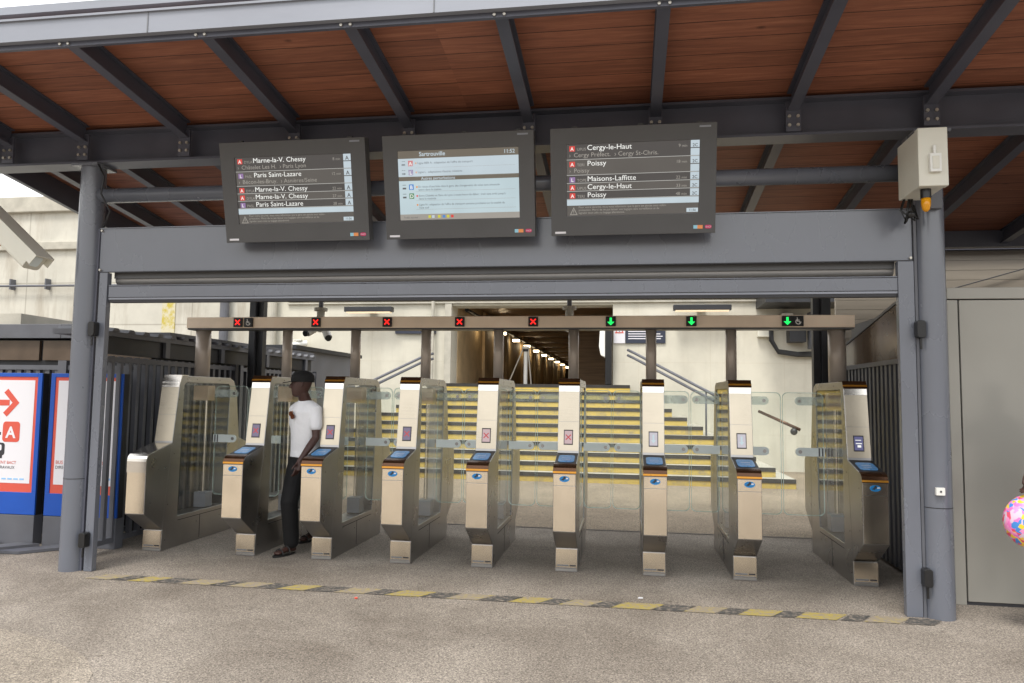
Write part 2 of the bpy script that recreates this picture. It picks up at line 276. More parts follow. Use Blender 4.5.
MT['s_dark'] = screen_mat('screen_dark_rows', srgb(92, 88, 84), E1)  # screen reflection put into the row greys as a washed-out tone
MT['s_dark2'] = screen_mat('screen_dark_rows_alt', srgb(74, 71, 70), E1)
MT['s_line'] = screen_mat('screen_lines', srgb(205, 205, 200), E1)
MT['s_white'] = screen_mat('screen_white', srgb(250, 250, 245), E1 * 1.1)
MT['s_text2'] = screen_mat('screen_grey_text', srgb(165, 160, 152), E1)
MT['s_pale'] = screen_mat('screen_pale_cells', srgb(190, 204, 212), E1 * 1.15)
MT['s_pale2'] = screen_mat('screen_pale_page', srgb(182, 200, 206), E1 * 1.2)
MT['s_red'] = screen_mat('screen_red', srgb(225, 70, 62), E1)
MT['s_purple'] = screen_mat('screen_purple', srgb(150, 120, 170), E1)
MT['s_blue'] = screen_mat('screen_blue', srgb(80, 140, 210), E1)
MT['s_green'] = screen_mat('screen_green', srgb(80, 140, 95), E1)
MT['s_orange'] = screen_mat('screen_orange', srgb(235, 150, 60), E1)
MT['s_yellow'] = screen_mat('screen_yellow', srgb(215, 210, 70), E1)
MT['s_head'] = screen_mat('screen_brown_bar', srgb(112, 104, 92), E1)
MT['s_ink'] = screen_mat('screen_ink', srgb(95, 98, 100), E1)
MT['s_small_purple'] = screen_mat('gate_screen_purple', srgb(120, 108, 136), 0.45)
MT['s_small_pink'] = screen_mat('gate_screen_pink', srgb(196, 168, 170), 0.5)
MT['s_small_grey'] = screen_mat('gate_screen_pale', srgb(196, 190, 198), 0.5)
MT['s_small_blue'] = screen_mat('gate_screen_blue', srgb(100, 100, 140), 0.45)
MT['s_small_red'] = screen_mat('gate_screen_red', srgb(190, 50, 55), 0.5)
MT['magenta'] = plain('magenta_logo', srgb(205, 40, 105), 0.4)
MT['orange'] = plain('orange_logo', srgb(235, 150, 90), 0.4)
MT['cyan'] = plain('pale_blue_logo', srgb(150, 205, 225), 0.4)

# ------------------------------------------------------------------ mesh builder
_textcache = {}
def text_mesh(s, bold=0.0):
    k = (s, bold)
    if k not in _textcache:
        c = bpy.data.curves.new('txt', 'FONT'); c.body = s; c.size = 1; c.resolution_u = 3; c.offset = bold
        o = bpy.data.objects.new('txt', c); COL.objects.link(o)
        bpy.context.view_layer.update()
        me = bpy.data.meshes.new_from_object(o.evaluated_get(bpy.context.evaluated_depsgraph_get()))
        vs = [v.co.copy() for v in me.vertices]; fs = [tuple(p.vertices) for p in me.polygons]
        bpy.data.objects.remove(o); bpy.data.curves.remove(c); bpy.data.meshes.remove(me)
        _textcache[k] = (vs, fs)
    return _textcache[k]
class MB:
    def __init__(s, X=None): s.v = []; s.f = []; s.m = []; s.mats = []; s.X = X
    def mi(s, k):
        if k not in s.mats: s.mats.append(k)
        return s.mats.index(k)
    def add(s, vs, fs, k, X=None):
        o = len(s.v)
        T = (s.X @ X) if (s.X and X) else (s.X or X)
        for q in vs: s.v.append((T @ Vector(q)) if T else Vector(q))
        i = s.mi(k)
        for f in fs: s.f.append(tuple(o + a for a in f)); s.m.append(i)
        return s
    def box(s, x0, x1, y0, y1, z0, z1, k, X=None):
        vs = [(x, y, z) for x in (x0, x1) for y in (y0, y1) for z in (z0, z1)]
        return s.add(vs, [(0, 1, 3, 2), (4, 6, 7, 5), (0, 4, 5, 1), (2, 3, 7, 6), (0, 2, 6, 4), (1, 5, 7, 3)], k, X)
    def prism(s, pts, axis, a0, a1, k, X=None):
        """pts 2D polygon; axis 'X' -> pts are (y,z); 'Y' -> (x,z); 'Z' -> (x,y)"""
        def P(p, a): return {'X': (a, p[0], p[1]), 'Y': (p[0], a, p[1]), 'Z': (p[0], p[1], a)}[axis]
        n = len(pts); vs = [P(p, a0) for p in pts] + [P(p, a1) for p in pts]
        fs = [tuple(range(n)), tuple(range(2 * n - 1, n - 1, -1))] + [(i, i + n, (i + 1) % n + n, (i + 1) % n) for i in range(n)]
        return s.add(vs, fs, k, X)
    def ring(s, outer, inner, a0, a1, k):
        n = len(outer); V = [(a, p[0], p[1]) for a in (a0, a1) for p in outer + inner]
        fs = []
        for i in range(n):
            j = (i + 1) % n
            fs += [(i, j, n + j, n + i), (2 * n + i, 3 * n + i, 3 * n + j, 2 * n + j), (i, 2 * n + i, 2 * n + j, j), (n + i, n + j, 3 * n + j, 3 * n + i)]
        return s.add(V, fs, k)
    def tube(s, pts, r, k, n=14, caps=True, rs=None, flat=None):
        pts = [Vector(p) for p in pts]; rs = rs or [r] * len(pts)
        vs = []; fs = []; up = None
        for i, p in enumerate(pts):
            d = (pts[min(i + 1, len(pts) - 1)] - pts[max(i - 1, 0)]).normalized()
            if up is None: up = Vector((0, 0, 1)) if abs(d.z) < 0.9 else Vector((0, 1, 0))
            a = d.cross(up).normalized(); b = a.cross(d).normalized(); up = b
            rr = rs[i]; ra, rb = (rr if isinstance(rr, tuple) else (rr, rr))
            for j in range(n):
                t = 2 * pi * j / n; vs.append(p + a * cos(t) * ra + b * sin(t) * rb)
        for i in range(len(pts) - 1):
            for j in range(n):
                fs.append((i * n + j, i * n + (j + 1) % n, (i + 1) * n + (j + 1) % n, (i + 1) * n + j))
        if caps: fs += [tuple(range(n - 1, -1, -1)), tuple(range((len(pts) - 1) * n, len(pts) * n))]
        return s.add(vs, fs, k)
    def sphere(s, c, r, k, nu=20, nv=12, X=None, z0=-1.0, z1=1.0):
        r = r if isinstance(r, tuple) else (r, r, r); vs = []; fs = []
        t0 = math.asin(z0); t1 = math.asin(z1)
        for i in range(nv + 1):
            t = t0 + (t1 - t0) * i / nv
            for j in range(nu):
                a = 2 * pi * j / nu; vs.append((c[0] + r[0] * cos(t) * cos(a), c[1] + r[1] * cos(t) * sin(a), c[2] + r[2] * sin(t)))
        for i in range(nv):
            for j in range(nu): fs.append((i * nu + j, i * nu + (j + 1) % nu, (i + 1) * nu + (j + 1) % nu, (i + 1) * nu + j))
        fs += [tuple(range(nu - 1, -1, -1)), tuple(range(nv * nu, (nv + 1) * nu))]
        return s.add(vs, fs, k, X)
    def text(s, t, X, size, k, bold=0.0, align='l', sx=1.0):
        """text in the XY plane of matrix X"""
        vs, fs = text_mesh(t, bold)
        if not vs: return s
        w_ = max(v.x for v in vs)
        dx = {'l': 0, 'c': -w_ / 2, 'r': -w_}[align]
        return s.add([((v.x + dx) * size * sx, v.y * size, 0) for v in vs], fs, k, X)
    def build(s, name, parent=None, bevel=0.0, smooth=False, origin=None, local=False, merge=False):
        me = bpy.data.meshes.new(name)
        if local: off = Vector((0, 0, 0))
        elif parent is not None: off = wloc(parent)
        elif origin is not None: off = Vector(origin)
        else:
            xs = [v.x for v in s.v]; ys = [v.y for v in s.v]; zs = [v.z for v in s.v]
            off = Vector(((min(xs) + max(xs)) / 2, (min(ys) + max(ys)) / 2, min(zs)))
        me.from_pydata([tuple(v - off) for v in s.v], [], s.f)
        for k in s.mats: me.materials.append(MT[k])
        for p, i in zip(me.polygons, s.m): p.material_index = i; p.use_smooth = smooth
        bm = bmesh.new(); bm.from_mesh(me)
        if merge: bmesh.ops.remove_doubles(bm, verts=bm.verts, dist=1e-5)
        if not getattr(s, 'flat2d', False): bmesh.ops.recalc_face_normals(bm, faces=bm.faces)
        bm.to_mesh(me); bm.free()
        o = bpy.data.objects.new(name, me); COL.objects.link(o)
        if parent is not None: o.parent = parent
        elif not local: o.location = off
        if bevel:
            b = o.modifiers.new('edge', 'BEVEL'); b.width = bevel; b.segments = 2; b.limit_method = 'ANGLE'; b.angle_limit = radians(35)
        if smooth == 'auto' or smooth:
            pass
        return o
def wloc(o):
    v = Vector(o.location)
    return v + wloc(o.parent) if o.parent else v
def tag(o, label=None, cat=None, group=None, kind=None):
    if label: o['label'] = label
    if cat: o['category'] = cat
    if group: o['group'] = group
    if kind: o['kind'] = kind
    return o
def empty(name, loc, label, cat, group=None):
    o = bpy.data.objects.new(name, None); o.location = loc; o.empty_display_size = 0.2; COL.objects.link(o)
    return tag(o, label, cat, group)
def kids(o): return [c for c in bpy.data.objects if c.parent == o]
def copy_tree(o, loc=None, parent=None):
    c = o.copy(); COL.objects.link(c)
    if parent: c.parent = parent
    if loc is not None: c.location = loc
    for ch in kids(o): copy_tree(ch, None, c)
    return c
def rrect(x0, x1, z0, z1, r, n=5):
    pts = []
    for cx, cz, a0 in ((x1 - r, z1 - r, 0), (x0 + r, z1 - r, 90), (x0 + r, z0 + r, 180), (x1 - r, z0 + r, 270)):
        for i in range(n + 1):
            a = radians(a0 + 90 * i / n); pts.append((cx + r * cos(a), cz + r * sin(a)))
    return pts
def front(x, y, z, tilt=0.0):
    """matrix whose XY plane stands facing -Y (text readable from -Y), leaning by tilt radians: positive faces up"""
    return Matrix.Translation((x, y, z)) @ Matrix.Rotation(pi / 2 - tilt, 4, 'X')

# ------------------------------------------------------------------ ground
m = MB(); m.add([(-150, -150, 0), (150, -150, 0), (150, 150, 0), (-150, 150, 0)], [(0, 1, 2, 3)], 'ground'); tag(m.build('ground', origin=(0, 0, 0)), kind='structure')
m = MB(); m.add([(-12, 2.12, .004), (12, 2.24, .004), (12, 10.3, .004), (-12, 10.3, .004)], [(0, 1, 2, 3)], 'rearfloor'); tag(m.build('floor'), kind='structure')
m = MB(); m.add([(-12, 2.085, .006), (12, 2.205, .006), (12, 2.235, .006), (-12, 2.115, .006)], [(0, 1, 2, 3)], 'seal'); tag(m.build('floor_joint'), kind='structure')
PATCH = [(-9, -6.5), (-9, -1.9), (-4.5, -2.12), (-3.2, -2.32), (-2.62, -2.42), (-2.2, -2.56), (-1.85, -2.75), (-1.62, -2.98), (-1.45, -3.3), (-1.35, -3.8), (-1.3, -6.5)]
# lighter patched paving in the near left corner, with an arc edge
m = MB(); pts = PATCH
m.add([(x, y, .004) for x, y in pts], [tuple(range(len(pts)))], 'apron'); tag(m.build('paving'), kind='structure')
# worn hatched marking across the entrance: every painted block alternates yellow and dark
m = MB(); x = -3.2; i = 0
ym = lambda x: -1.01 + 0.004 * x
while x < 3.4:
    wd = random.uniform(0.22, 0.30) if i % 2 == 0 else random.uniform(.14, .24); k = ('stripe_y', 'stripe_d')[i % 2]
    if i % 2 == 0 and random.random() < 0.3: k = 'stripe_y2'
    y0 = ym(x); d = 0.055
    j = [random.uniform(-.012, .012) for _ in range(4)]
    m.add([(x + j[0], y0 - .08, .004), (x + wd - .01 + j[1], y0 - .08, .004), (x + wd + d * 2 + j[2], y0 + .085, .004), (x + d * 2 + j[3], y0 + .085, .004)], [(0, 1, 2, 3)], k)
    x += wd; i += 1
tag(m.build('floor_marking'), kind='structure')
# litter
m = MB(); m.prism([(0, 0), (.05, .01), (.045, .03), (.01, .035)], 'Z', .004, .012, 'whitep', Matrix.Translation(((1.411, -0.792, 0))) @ Matrix.Scale(.8, 4)); tag(m.build('paper_scrap'), 'small white scrap of paper on the paving by the striped marking', 'litter')
m = MB(); m.sphere((0, 0, 0), (.015, .013, .008), 'redp', 8, 6, Matrix.Translation(((-0.745, -1.236, .008)))); tag(m.build('bottle_cap', smooth=True), 'small red bottle cap on the paving in front of the gates', 'litter')

# ------------------------------------------------------------------ station wall, tunnel, stairs
WY = 10.3
wl = empty('viaduct_wall', (0, WY, 0), 'tall concrete and cream painted wall behind the stairs with a tunnel opening', 'wall')
m = MB(); m.box(-7.4, -2.82, WY, WY + .6, 0, 6.3, 'cream'); m.box(-2.82, 1.01, WY, WY + .6, 3.74, 6.3, 'cream'); m.box(1.01, 12, WY, WY + .6, 0, 6.3, 'cream'); m.build('painted_wall', wl)
m = MB(); m.box(-40, -7.4, WY, WY + .6, 0, 6.3, 'concrete'); m.build('concrete_wall', wl)
m = MB(); m.box(-40, 12, WY - .12, WY + .7, 6.3, 6.72, 'conc_trim'); m.build('coping', wl, bevel=.02)
m = MB(); m.box(-40, -7.4, WY - .1, WY, 5.28, 5.5, 'conc_trim'); m.build('ledge', wl, bevel=.02)
m = MB(); m.box(-10.42, -10.06, WY - .02, WY, 0, 5.2, 'yellowband'); m.build('yellow_band', wl)
m = MB()
for z in (3.79, 3.86): m.box(-7.0, 4.2, WY - .07, WY, z, z + .035, 'conc_trim')
m.build('conduit', wl)
m = MB(); m.box(-2.98, -2.82, WY - .06, WY, 1.87, 3.82, 'conc_trim'); m.build('opening_frame', wl)
tn = empty('tunnel', (-.9, WY + .6, 1.87), 'dim pedestrian tunnel with beige left wall leading away behind the stairs', 'tunnel')
m = MB(); m.box(-3.1, -2.8, WY + .6, 50, 1.87, 4.05, 'tunnel')
for i in range(9): m.box(-2.8, -2.72, 14 + 4 * i, 14.35 + 4 * i, 1.87, 4.0, 'tunnel')
m.build('side_wall', tn)
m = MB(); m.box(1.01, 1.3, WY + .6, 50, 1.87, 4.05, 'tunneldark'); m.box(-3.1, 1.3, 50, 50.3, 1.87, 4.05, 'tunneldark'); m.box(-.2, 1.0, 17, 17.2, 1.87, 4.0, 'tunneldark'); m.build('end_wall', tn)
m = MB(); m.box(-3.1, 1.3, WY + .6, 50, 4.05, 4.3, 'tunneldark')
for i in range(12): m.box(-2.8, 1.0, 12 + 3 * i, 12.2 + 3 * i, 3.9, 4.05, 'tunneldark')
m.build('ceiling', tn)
m = MB(); m.box(-3.1, 1.3, WY, 50.3, 1.62, 1.87, 'rearfloor'); m.build('tunnel_floor', tn)
m = MB(); m.tube([(-2.62, 11, 3.72), (-2.62, 48, 3.72)], .05, 'dark'); m.build('cable_tray', tn)
for i, y in enumerate((13.2, 16.0, 18.9, 21.8, 24.8, 28, 31.2, 34.6, 38, 42)):
    t = empty('tunnel_lamp', (-2.55, y, 3.55), 'small warm tunnel lamp on the left wall, one of the row that shrinks into the tunnel', 'lamp', 'lamps along the tunnel wall')
    m = MB(); m.box(-2.68, -2.42, y - .1, y + .1, 3.6, 3.66, 'dark'); m.build('lamp_housing', t)
    m = MB(); m.box(-2.66, -2.44, y - .09, y + .09, 3.53, 3.6, 'lamp'); m.build('diffuser', t)
tg = 'ordinal'
for i, t in enumerate([o for o in bpy.data.objects if o.name.startswith('tunnel_lamp')]):
    t['label'] = 'warm lamp on the left tunnel wall, ' + ('first', 'second', 'third', 'fourth', 'fifth', 'sixth', 'seventh', 'eighth', 'ninth', 'tenth')[i] + ' from the tunnel mouth'
# totem, posts in the tunnel mouth
t = empty('advertising_totem', (.85, WY - .1, 1.87), 'slim black totem with a rounded white side at the right tunnel edge', 'totem')
m = MB(); m.box(.84, .99, WY - .3, WY + .1, 1.87, 3.4, 'black'); m.build('casing', t, bevel=.03)
m = MB(); m.prism([(.70, 2.75), (.74, 2.55), (.84, 2.5), (.84, 3.3), (.76, 3.26), (.72, 3.1)], 'Y', WY - .28, WY + .05, 'white'); m.build('screen_hood', t, bevel=.01)
t = empty('barrier_post', (-1.2, 11.6, 1.87), 'pale lit post with slanted side rails standing inside the tunnel mouth', 'post')
m = MB(); m.tube([(-1.2, 11.6, 1.87), (-1.2, 11.6, 2.72)], .05, 'white'); m.build('post', t)
m = MB(); m.tube([(-1.2, 11.6, 2.72), (-1.2, 11.6, 2.80)], .07, 'dark'); m.sphere((-1.2, 11.6, 2.82), (.10, .10, .05), 'white'); m.build('head', t)
for sx in (-1, 1):
    m = MB(); m.tube([(-1.2 + .06 * sx, 11.6, 2.8), (-1.2 + (.45 if sx < 0 else .15) * sx, 11.6, 1.87)], .02, 'bolt'); m.build('rail', t)

st = empty('staircase', (-.8, 7, 0), 'wide flight of yellow painted steps rising to the tunnel behind the gates', 'stairs')
for i in range(11):
    y0 = 7 + .3 * i; xl = -5.8 + .29 * i; xr = 4.3 - .29 * i; z0 = .17 * i; z1 = .17 * (i + 1)
    m = MB(); m.box(xl, xr, y0 + .012, WY, z0, z1 - .0, 'conc_trim')
    m.box(xl, xr, y0, y0 + .012, z0 + .004, z1 - .068, 'riser')
    m.box(xl, xr, y0 - .012, y0 + .06, z1 - .068, z1 + .003, 'nosing')
    m.build('step', st)
def rail(name, label, pts, posts, sep=.12):
    t = empty(name, (*pts[0][:2], 0), label, 'handrail')
    for dz in (0, -sep):
        m = MB(); m.tube([(p[0], p[1], p[2] + dz) for p in pts], .03, 'fence', 10); m.build('rail', t, smooth=True)
    for (x, y, za, zb) in posts:
        m = MB(); m.tube([(x, y, za), (x, y, zb)], .02, 'fence', 10); m.build('post', t, smooth=True)
rail('handrail', 'double steel handrail descending to the right on the right side of the stairs', [(1.35, 9.9, 2.66), (1.5, 9.75, 2.58), (3.05, 8.25, 1.66), (3.2, 8.1, 1.64)], [(2.9, 8.4, .8, 1.72)])
rail('handrail', 'double steel handrail climbing behind the left gates on the left side of the stairs', [(-3.1, 9.7, 2.55), (-3.3, 9.5, 2.46), (-4.6, 8.2, 1.6), (-4.75, 8.05, 1.58)], [(-4.5, 8.3, .7, 1.66)])
m = MB(); m.tube([(3.95, 8.6, 1.35), (4.6, 8.0, 1.02)], .03, 'bronze'); m.sphere((4.5, 8.05, .98), .07, 'black', 10, 6); tag(m.build('rail_end', smooth=True), 'short rusty rail with black knob on the wall right of the stairs', 'handrail')

# wall lamps (linear), cameras, signs
for x0, x1, lab in ((-5.38, -4.2, 'dark linear wall lamp above the left handrail'), (2.36, 3.62, 'dark linear wall lamp above the right handrail')):
    t = empty('wall_lamp', ((x0 + x1) / 2, WY, 3.5), lab, 'lamp', 'linear wall lamps')
    m = MB(); m.box(x0, x1, WY - .42, WY - .2, 3.56, 3.68, 'dark'); m.box((x0 + x1) / 2 - .1, (x0 + x1) / 2 + .1, WY - .2, WY, 3.6, 3.66, 'dark'); m.build('housing', t, bevel=.01)
    m = MB(); m.box(x0 + .05, x1 - .05, WY - .40, WY - .22, 3.535, 3.56, 'lampdim'); m.build('diffuser', t)
def place(t, m, name, **k): return m.build(name, t, **k)
t = empty('direction_sign', (-3.72, WY, 2.95), 'dark sign with pale blue lettering on the cream wall behind the left beam', 'sign')
m = MB(); m.box(-4.2, -3.2, WY - .08, WY, 3.06, 3.36, 'sign_navy'); m.build('panel', t)
m2 = MB(); m2.text('SORTIE', front(-3.7, WY - .084, 3.13), .17, 'lightblue', .01, 'c'); m2.build('lettering', t)
t = empty('notice_board', (1.7, WY, 2.8), 'navy notice board with lines of white text on the cream wall right of the tunnel', 'sign')
m = MB(); m.box(1.3, 2.2, WY - .04, WY, 2.84, 3.4, 'sign_navy'); m.build('panel', t)
m = MB()
for i in range(8):
    z = 3.32 - i * .055; m.box(1.36, 1.36 + random.uniform(.5, .78), WY - .043, WY - .04, z, z + .02, 'whitep')
m.build('lettering', t)
t = empty('warning_sign', (1.15, WY, 2.8), 'white warning sign with a red triangle beside the tunnel opening', 'sign')
m = MB(); m.box(1.03, 1.29, WY - .03, WY, 2.84, 3.4, 'whitep'); m.build('panel', t)
m = MB(); T = WY - .033
m.prism([(1.16, 3.3), (1.26, 3.07), (1.06, 3.07)], 'Y', T, T + .003, 'redp'); m.prism([(1.16, 3.24), (1.225, 3.095), (1.095, 3.095)], 'Y', T - .003, T, 'whitep'); m.box(1.15, 1.17, T - .005, T - .003, 3.13, 3.19, 'darkp'); m.box(1.15, 1.17, T - .005, T - .003, 3.105, 3.12, 'darkp'); m.box(1.14, 1.18, T, T + .003, 3.3, 3.38, 'redp'); m.build('symbol', t)
def bullet(name, label, x, z, s=1.0, d=-1):
    t = empty(name, (x, WY, z), label, 'camera')
    m = MB(); m.tube([(x, WY, z), (x, WY - .18 * s, z + .02)], .025 * s, 'white'); m.build('bracket', t)
    m = MB(); m.tube([(x - .16 * s * d, WY - .12 * s, z + .06), (x + .12 * s * d, WY - .32 * s, z + .0)], .06 * s, 'white', 12); m.box(x - .1 * s, x + .1 * s, WY - .3 * s, WY - .1 * s, z + .1 * s, z + .12 * s, 'white'); m.build('body', t, smooth=False)
    m = MB(); m.tube([(x + .12 * s * d, WY - .32 * s, z), (x + .135 * s * d, WY - .332 * s, z)], .05 * s, 'black', 12); m.build('lens', t)
bullet('wall_camera', 'small white surveillance camera on the cream wall above the man in the cap', -6.6, 2.76, 1.1)
for x, lab in ((-2.63, 'pendant dome camera hanging behind the gate beam above the first lanes'), (.62, 'pendant pole with flange behind the gate beam above the sixth gate')):
    t = empty('pendant_camera', (x, 2.05, 2.3), lab, 'camera', 'pendant cameras behind the beam')
    m = MB(); m.tube([(x, 2.25, 3.4), (x, 2.25, 2.7)], .03, 'fence'); m.build('pipe', t)
    m = MB(); m.tube([(x, 2.25, 2.66), (x, 2.25, 2.70)], .085, 'conc_trim', 20); m.tube([(x, 2.25, 2.56), (x, 2.25, 2.66)], .05, 'conc_trim'); m.build('flange', t)
    m = MB(); m.sphere((x, 2.25, 2.46), (.08, .08, .08), 'white'); m.build('dome', t, smooth=True)
    if x < 0:
        for dx, dz in ((-.12, -.06), (.17, -.12)):
            m = MB(); m.tube([(x + dx * .5, 2.2, 2.42), (x + dx, 2.12, 2.42 + dz)], .05, 'white'); m.tube([(x + dx, 2.12, 2.42 + dz), (x + dx * 1.1, 2.08, 2.41 + dz)], .04, 'black'); m.build('camera_head', t)
# drain pipes on the wall
for x, k, lab in ((-8.62, 'fence', 'dark blue drain pipe where raw concrete meets the painted wall'), (-7.35, 'conc_trim', 'pale drain pipe on the edge of the cream wall'), (-3.25, 'conc_trim', 'thin pale pipe beside the tunnel opening')):
    m = MB(); m.tube([(x, WY - .16, 0 if x < -5 else 1.9), (x, WY - .16, 6.2 if x < -5 else 3.9)], .11 if x < -5 else .04, k); tag(m.build('drain_pipe', smooth=False), lab, 'pipe')
# cable run with brackets
t = empty('cable_run', (-13, WY, 4.3), 'thin cable on small brackets along the concrete wall', 'cable')
m = MB(); m.tube([(-22, WY - .15, 4.33), (-9, WY - .15, 4.30)], .03, 'fence', 8); m.build('cable', t)
for i in range(9):
    m = MB(); x = -20 + i * 1.05; m.box(x - .02, x + .02, WY - .17, WY, 4.22, 4.5, 'fence'); m.build('cable_bracket', t)
# overhead wires above the coping
t = empty('overhead_line', (-16, 13, 6.7), 'thin overhead railway wires above the concrete wall', 'wires')
for z in (7.15, 7.5):
    m = MB(); m.tube([(-40, 14, z + .4), (-5, 14, z)], .02, 'dark', 6); m.build('wire', t)
m = MB(); m.tube([(-20.5, 14, 5), (-20.5, 14, 9)], .12, 'fence'); m.build('mast', t)
# dark underside of the structure right of the wall, junction box, cables
t = empty('service_cabling', (5.2, WY, 2.4), 'tangle of black cables and dark boxes on the wall beside the right rear post', 'cabling')
m = MB()
for k in range(4):
    r = .30 + .02 * k; pts = [(5.15, WY - .1 - .03 * k, 3.42 - .02 * k), (4.7, WY - .12, 3.4 - .01 * k), (4.53 - .02 * k, WY - .12 - .02 * k, 3.2), (4.53 - .015 * k, WY - .12, 2.9), (4.65, WY - .14, 2.68 - .02 * k), (5.05, WY - .15, 2.62 - .02 * k), (5.6, WY - .12, 2.64 - .025 * k)]
    m.tube(pts, .03, 'black', 8)
m.build('cable_loop', t, smooth=True)
m = MB(); m.box(4.85, 5.2, WY - .35, WY, 2.85, 3.25, 'dark'); m.box(5.25, 5.42, WY - .5, WY - .2, 2.7, 3.5, 'fence'); m.box(4.7, 4.95, WY - .3, WY, 3.28, 3.5, 'bolt'); m.build('device_box', t, bevel=.01)
m = MB(); m.box(4.22, 4.46, WY - .15, WY, 2.98, 3.25, 'box'); tag(m.build('junction_box', bevel=.01), 'beige junction box on the cream wall left of the black cables', 'box')
m = MB(); m.box(4.2, 8, WY - 1.2, WY - .01, 3.62, 4.3, 'dark'); tag(m.build('awning'), 'dark awning projecting from the upper right of the wall', 'awning')

# ------------------------------------------------------------------ canopy
SL = .13
zr = lambda y: 3.81 - SL * (y + .84)          # rafter underside
zd = lambda y: 3.97 - SL * (y + .84)          # deck underside
cn = empty('station_canopy', (0, -.84, 0), 'grey steel canopy with stained wooden ceiling over the ticket gates', 'canopy')
m = MB(); m.prism([(-2.36, zd(-2.36)), (2.42, zd(2.42)), (2.42, zd(2.42) + .05), (-2.36, zd(-2.36) + .05)], 'X', -4.8, 9.4, 'wood'); m.build('wooden_ceiling', cn)
m = MB(); m.prism([(-2.4, zd(-2.4) + .052), (2.5, zd(2.5) + .052), (2.5, zd(2.5) + .11), (-2.4, zd(-2.4) + .11)], 'X', -4.85, 9.45, 'fascia'); m.build('roof_sheet', cn)
m = MB(); m.box(-4.9, 9.5, -2.43, -2.385, 4.006, 4.15, 'fascia'); m.box(-4.9, 9.5, -2.445, -2.385, 4.15, 4.166, 'fascia')
for x in (-3.9, -1.9, .1, 2.1, 4.1): m.box(x, x + .008, -2.434, -2.43, 4.006, 4.15, 'greyp')
m.build('fascia', cn)
m = MB(); m.box(-4.9, 9.5, -2.384, -2.355, 3.972, 4.145, 'slate_dark'); m.build('eave_channel', cn)
def ibeam_x(m, x0, x1, yc, z0, z1, w_, k):
    m.box(x0, x1, yc - w_ / 2, yc + w_ / 2, z0, z0 + .02, k); m.box(x0, x1, yc - w_ / 2, yc + w_ / 2, z1 - .02, z1, k); m.box(x0, x1, yc - .012, yc + .012, z0 + .02, z1 - .02, k)
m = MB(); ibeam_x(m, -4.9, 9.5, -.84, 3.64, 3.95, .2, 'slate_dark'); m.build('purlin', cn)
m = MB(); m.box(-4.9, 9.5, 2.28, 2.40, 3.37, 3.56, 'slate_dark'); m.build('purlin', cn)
def rafter(x, ya=-2.354, yb=2.28, dz=0, w_=.085):
    m = MB()
    for (a, b) in ((ya, -.945), (-.735, yb)):
        for (o0, o1, hw) in ((dz, dz + .014, w_ / 2), (dz + .014, .146, .008), (.146, .158, w_ / 2)):
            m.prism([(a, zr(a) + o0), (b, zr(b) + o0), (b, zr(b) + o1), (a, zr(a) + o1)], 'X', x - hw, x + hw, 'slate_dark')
    # cleat against the purlin, with bolts
    m.box(x - .055, x + .055, -.965, -.945, 3.665, 3.90, 'slate_dark')
    r = m.build('rafter', cn)
    b = MB()
    for bx in (-.032, .032):
        for bz in (3.71, 3.78): b.tube([(x + bx, -.965, bz), (x + bx, -.98, bz)], .013, 'bolt', 8)
        b.tube([(x + bx, -2.384, 3.988), (x + bx, -2.396, 3.988)], .010, 'bolt', 8)
    b.build('bolt', r)
for x in (-4.33, -3.56, -2.56, -1.53, -.5, .52, 1.545, 2.6, 3.6, 4.6, 5.6, 6.6, 7.6, 8.6): rafter(x)
m = MB(); m.prism([(-2.36, zd(-2.36) - .2), (2.4, 3.29), (2.4, zd(2.4) - .003), (-2.36, zd(-2.36) - .003)], 'X', -4.79, -4.74, 'slate_dark'); m.build('edge_beam', cn)
for x in (-3.53, 3.6, 8.4):
    m = MB(); m.tube([(x, -.84, 0), (x, -.84, 3.63)], .105, 'slate', 28, caps=False); c1 = m.build('column', cn, smooth=True)
    m = MB(); m.box(x - .13, x + .13, -.97, -.71, 3.615, 3.638, 'slate'); m.build('cap_plate', c1)
    m = MB(); m.tube([(x, -.84, .80), (x, -.84, .806)], .1065, 'dark', 28); m.build('weld_seam', c1)
for x in (-3.55, 3.6, 8.4):
    m = MB(); m.box(x - .1, x + .1, 2.29, 2.39, 0, 3.38, 'dark'); m.box(x - .02, x + .02, 2.22, 2.29, 0, 3.38, 'dark'); m.build('rear_column', cn)
# pipe that carries the monitors
t = empty('monitor_rail', (0, -.84, 3.36), 'round grey pipe spanning the entrance and carrying the three monitors', 'pipe')
m = MB(); m.tube([(-3.45, -.84, 3.36), (3.5, -.84, 3.34)], .066, 'slate', 24); m.build('pipe', t, smooth=True)
# front entrance frame
en = empty('entrance_frame', (0, -.84, 0), 'slate grey entrance frame with a wide blank header panel and rolled grille', 'frame')
m = MB(); m.box(-3.41, 3.474, -.86, -.82, 2.652, 3.05, 'slate'); m.build('header_panel', en, bevel=.003)
m = MB(); m.box(-3.41, 3.474, -.87, -.862, 3.048, 3.056, 'slate'); m.box(-3.41, 3.474, -.868, -.862, 2.646, 2.654, 'seal')
m.build('panel_trim', en)
m = MB(); m.tube([(-3.29, -.75, 2.592), (3.36, -.75, 2.592)], .044, 'roller', 24); m.box(-3.29, 3.36, -.81, -.70, 2.60, 2.72, 'mon'); m.build('grille_roller', en)
m = MB(); m.box(-3.295, 3.36, -.87, -.80, 2.42, 2.52, 'slate'); m.box(-3.295, 3.36, -.875, -.81, 2.522, 2.532, 'slate'); m.build('grille_rail', en, bevel=.003)
m = MB(); m.box(-3.295, 3.36, -.865, -.80, 2.400, 2.416, 'fascia'); m.box(-3.295, 3.36, -.86, -.80, 2.375, 2.399, 'seal'); m.build('bottom_seal', en)
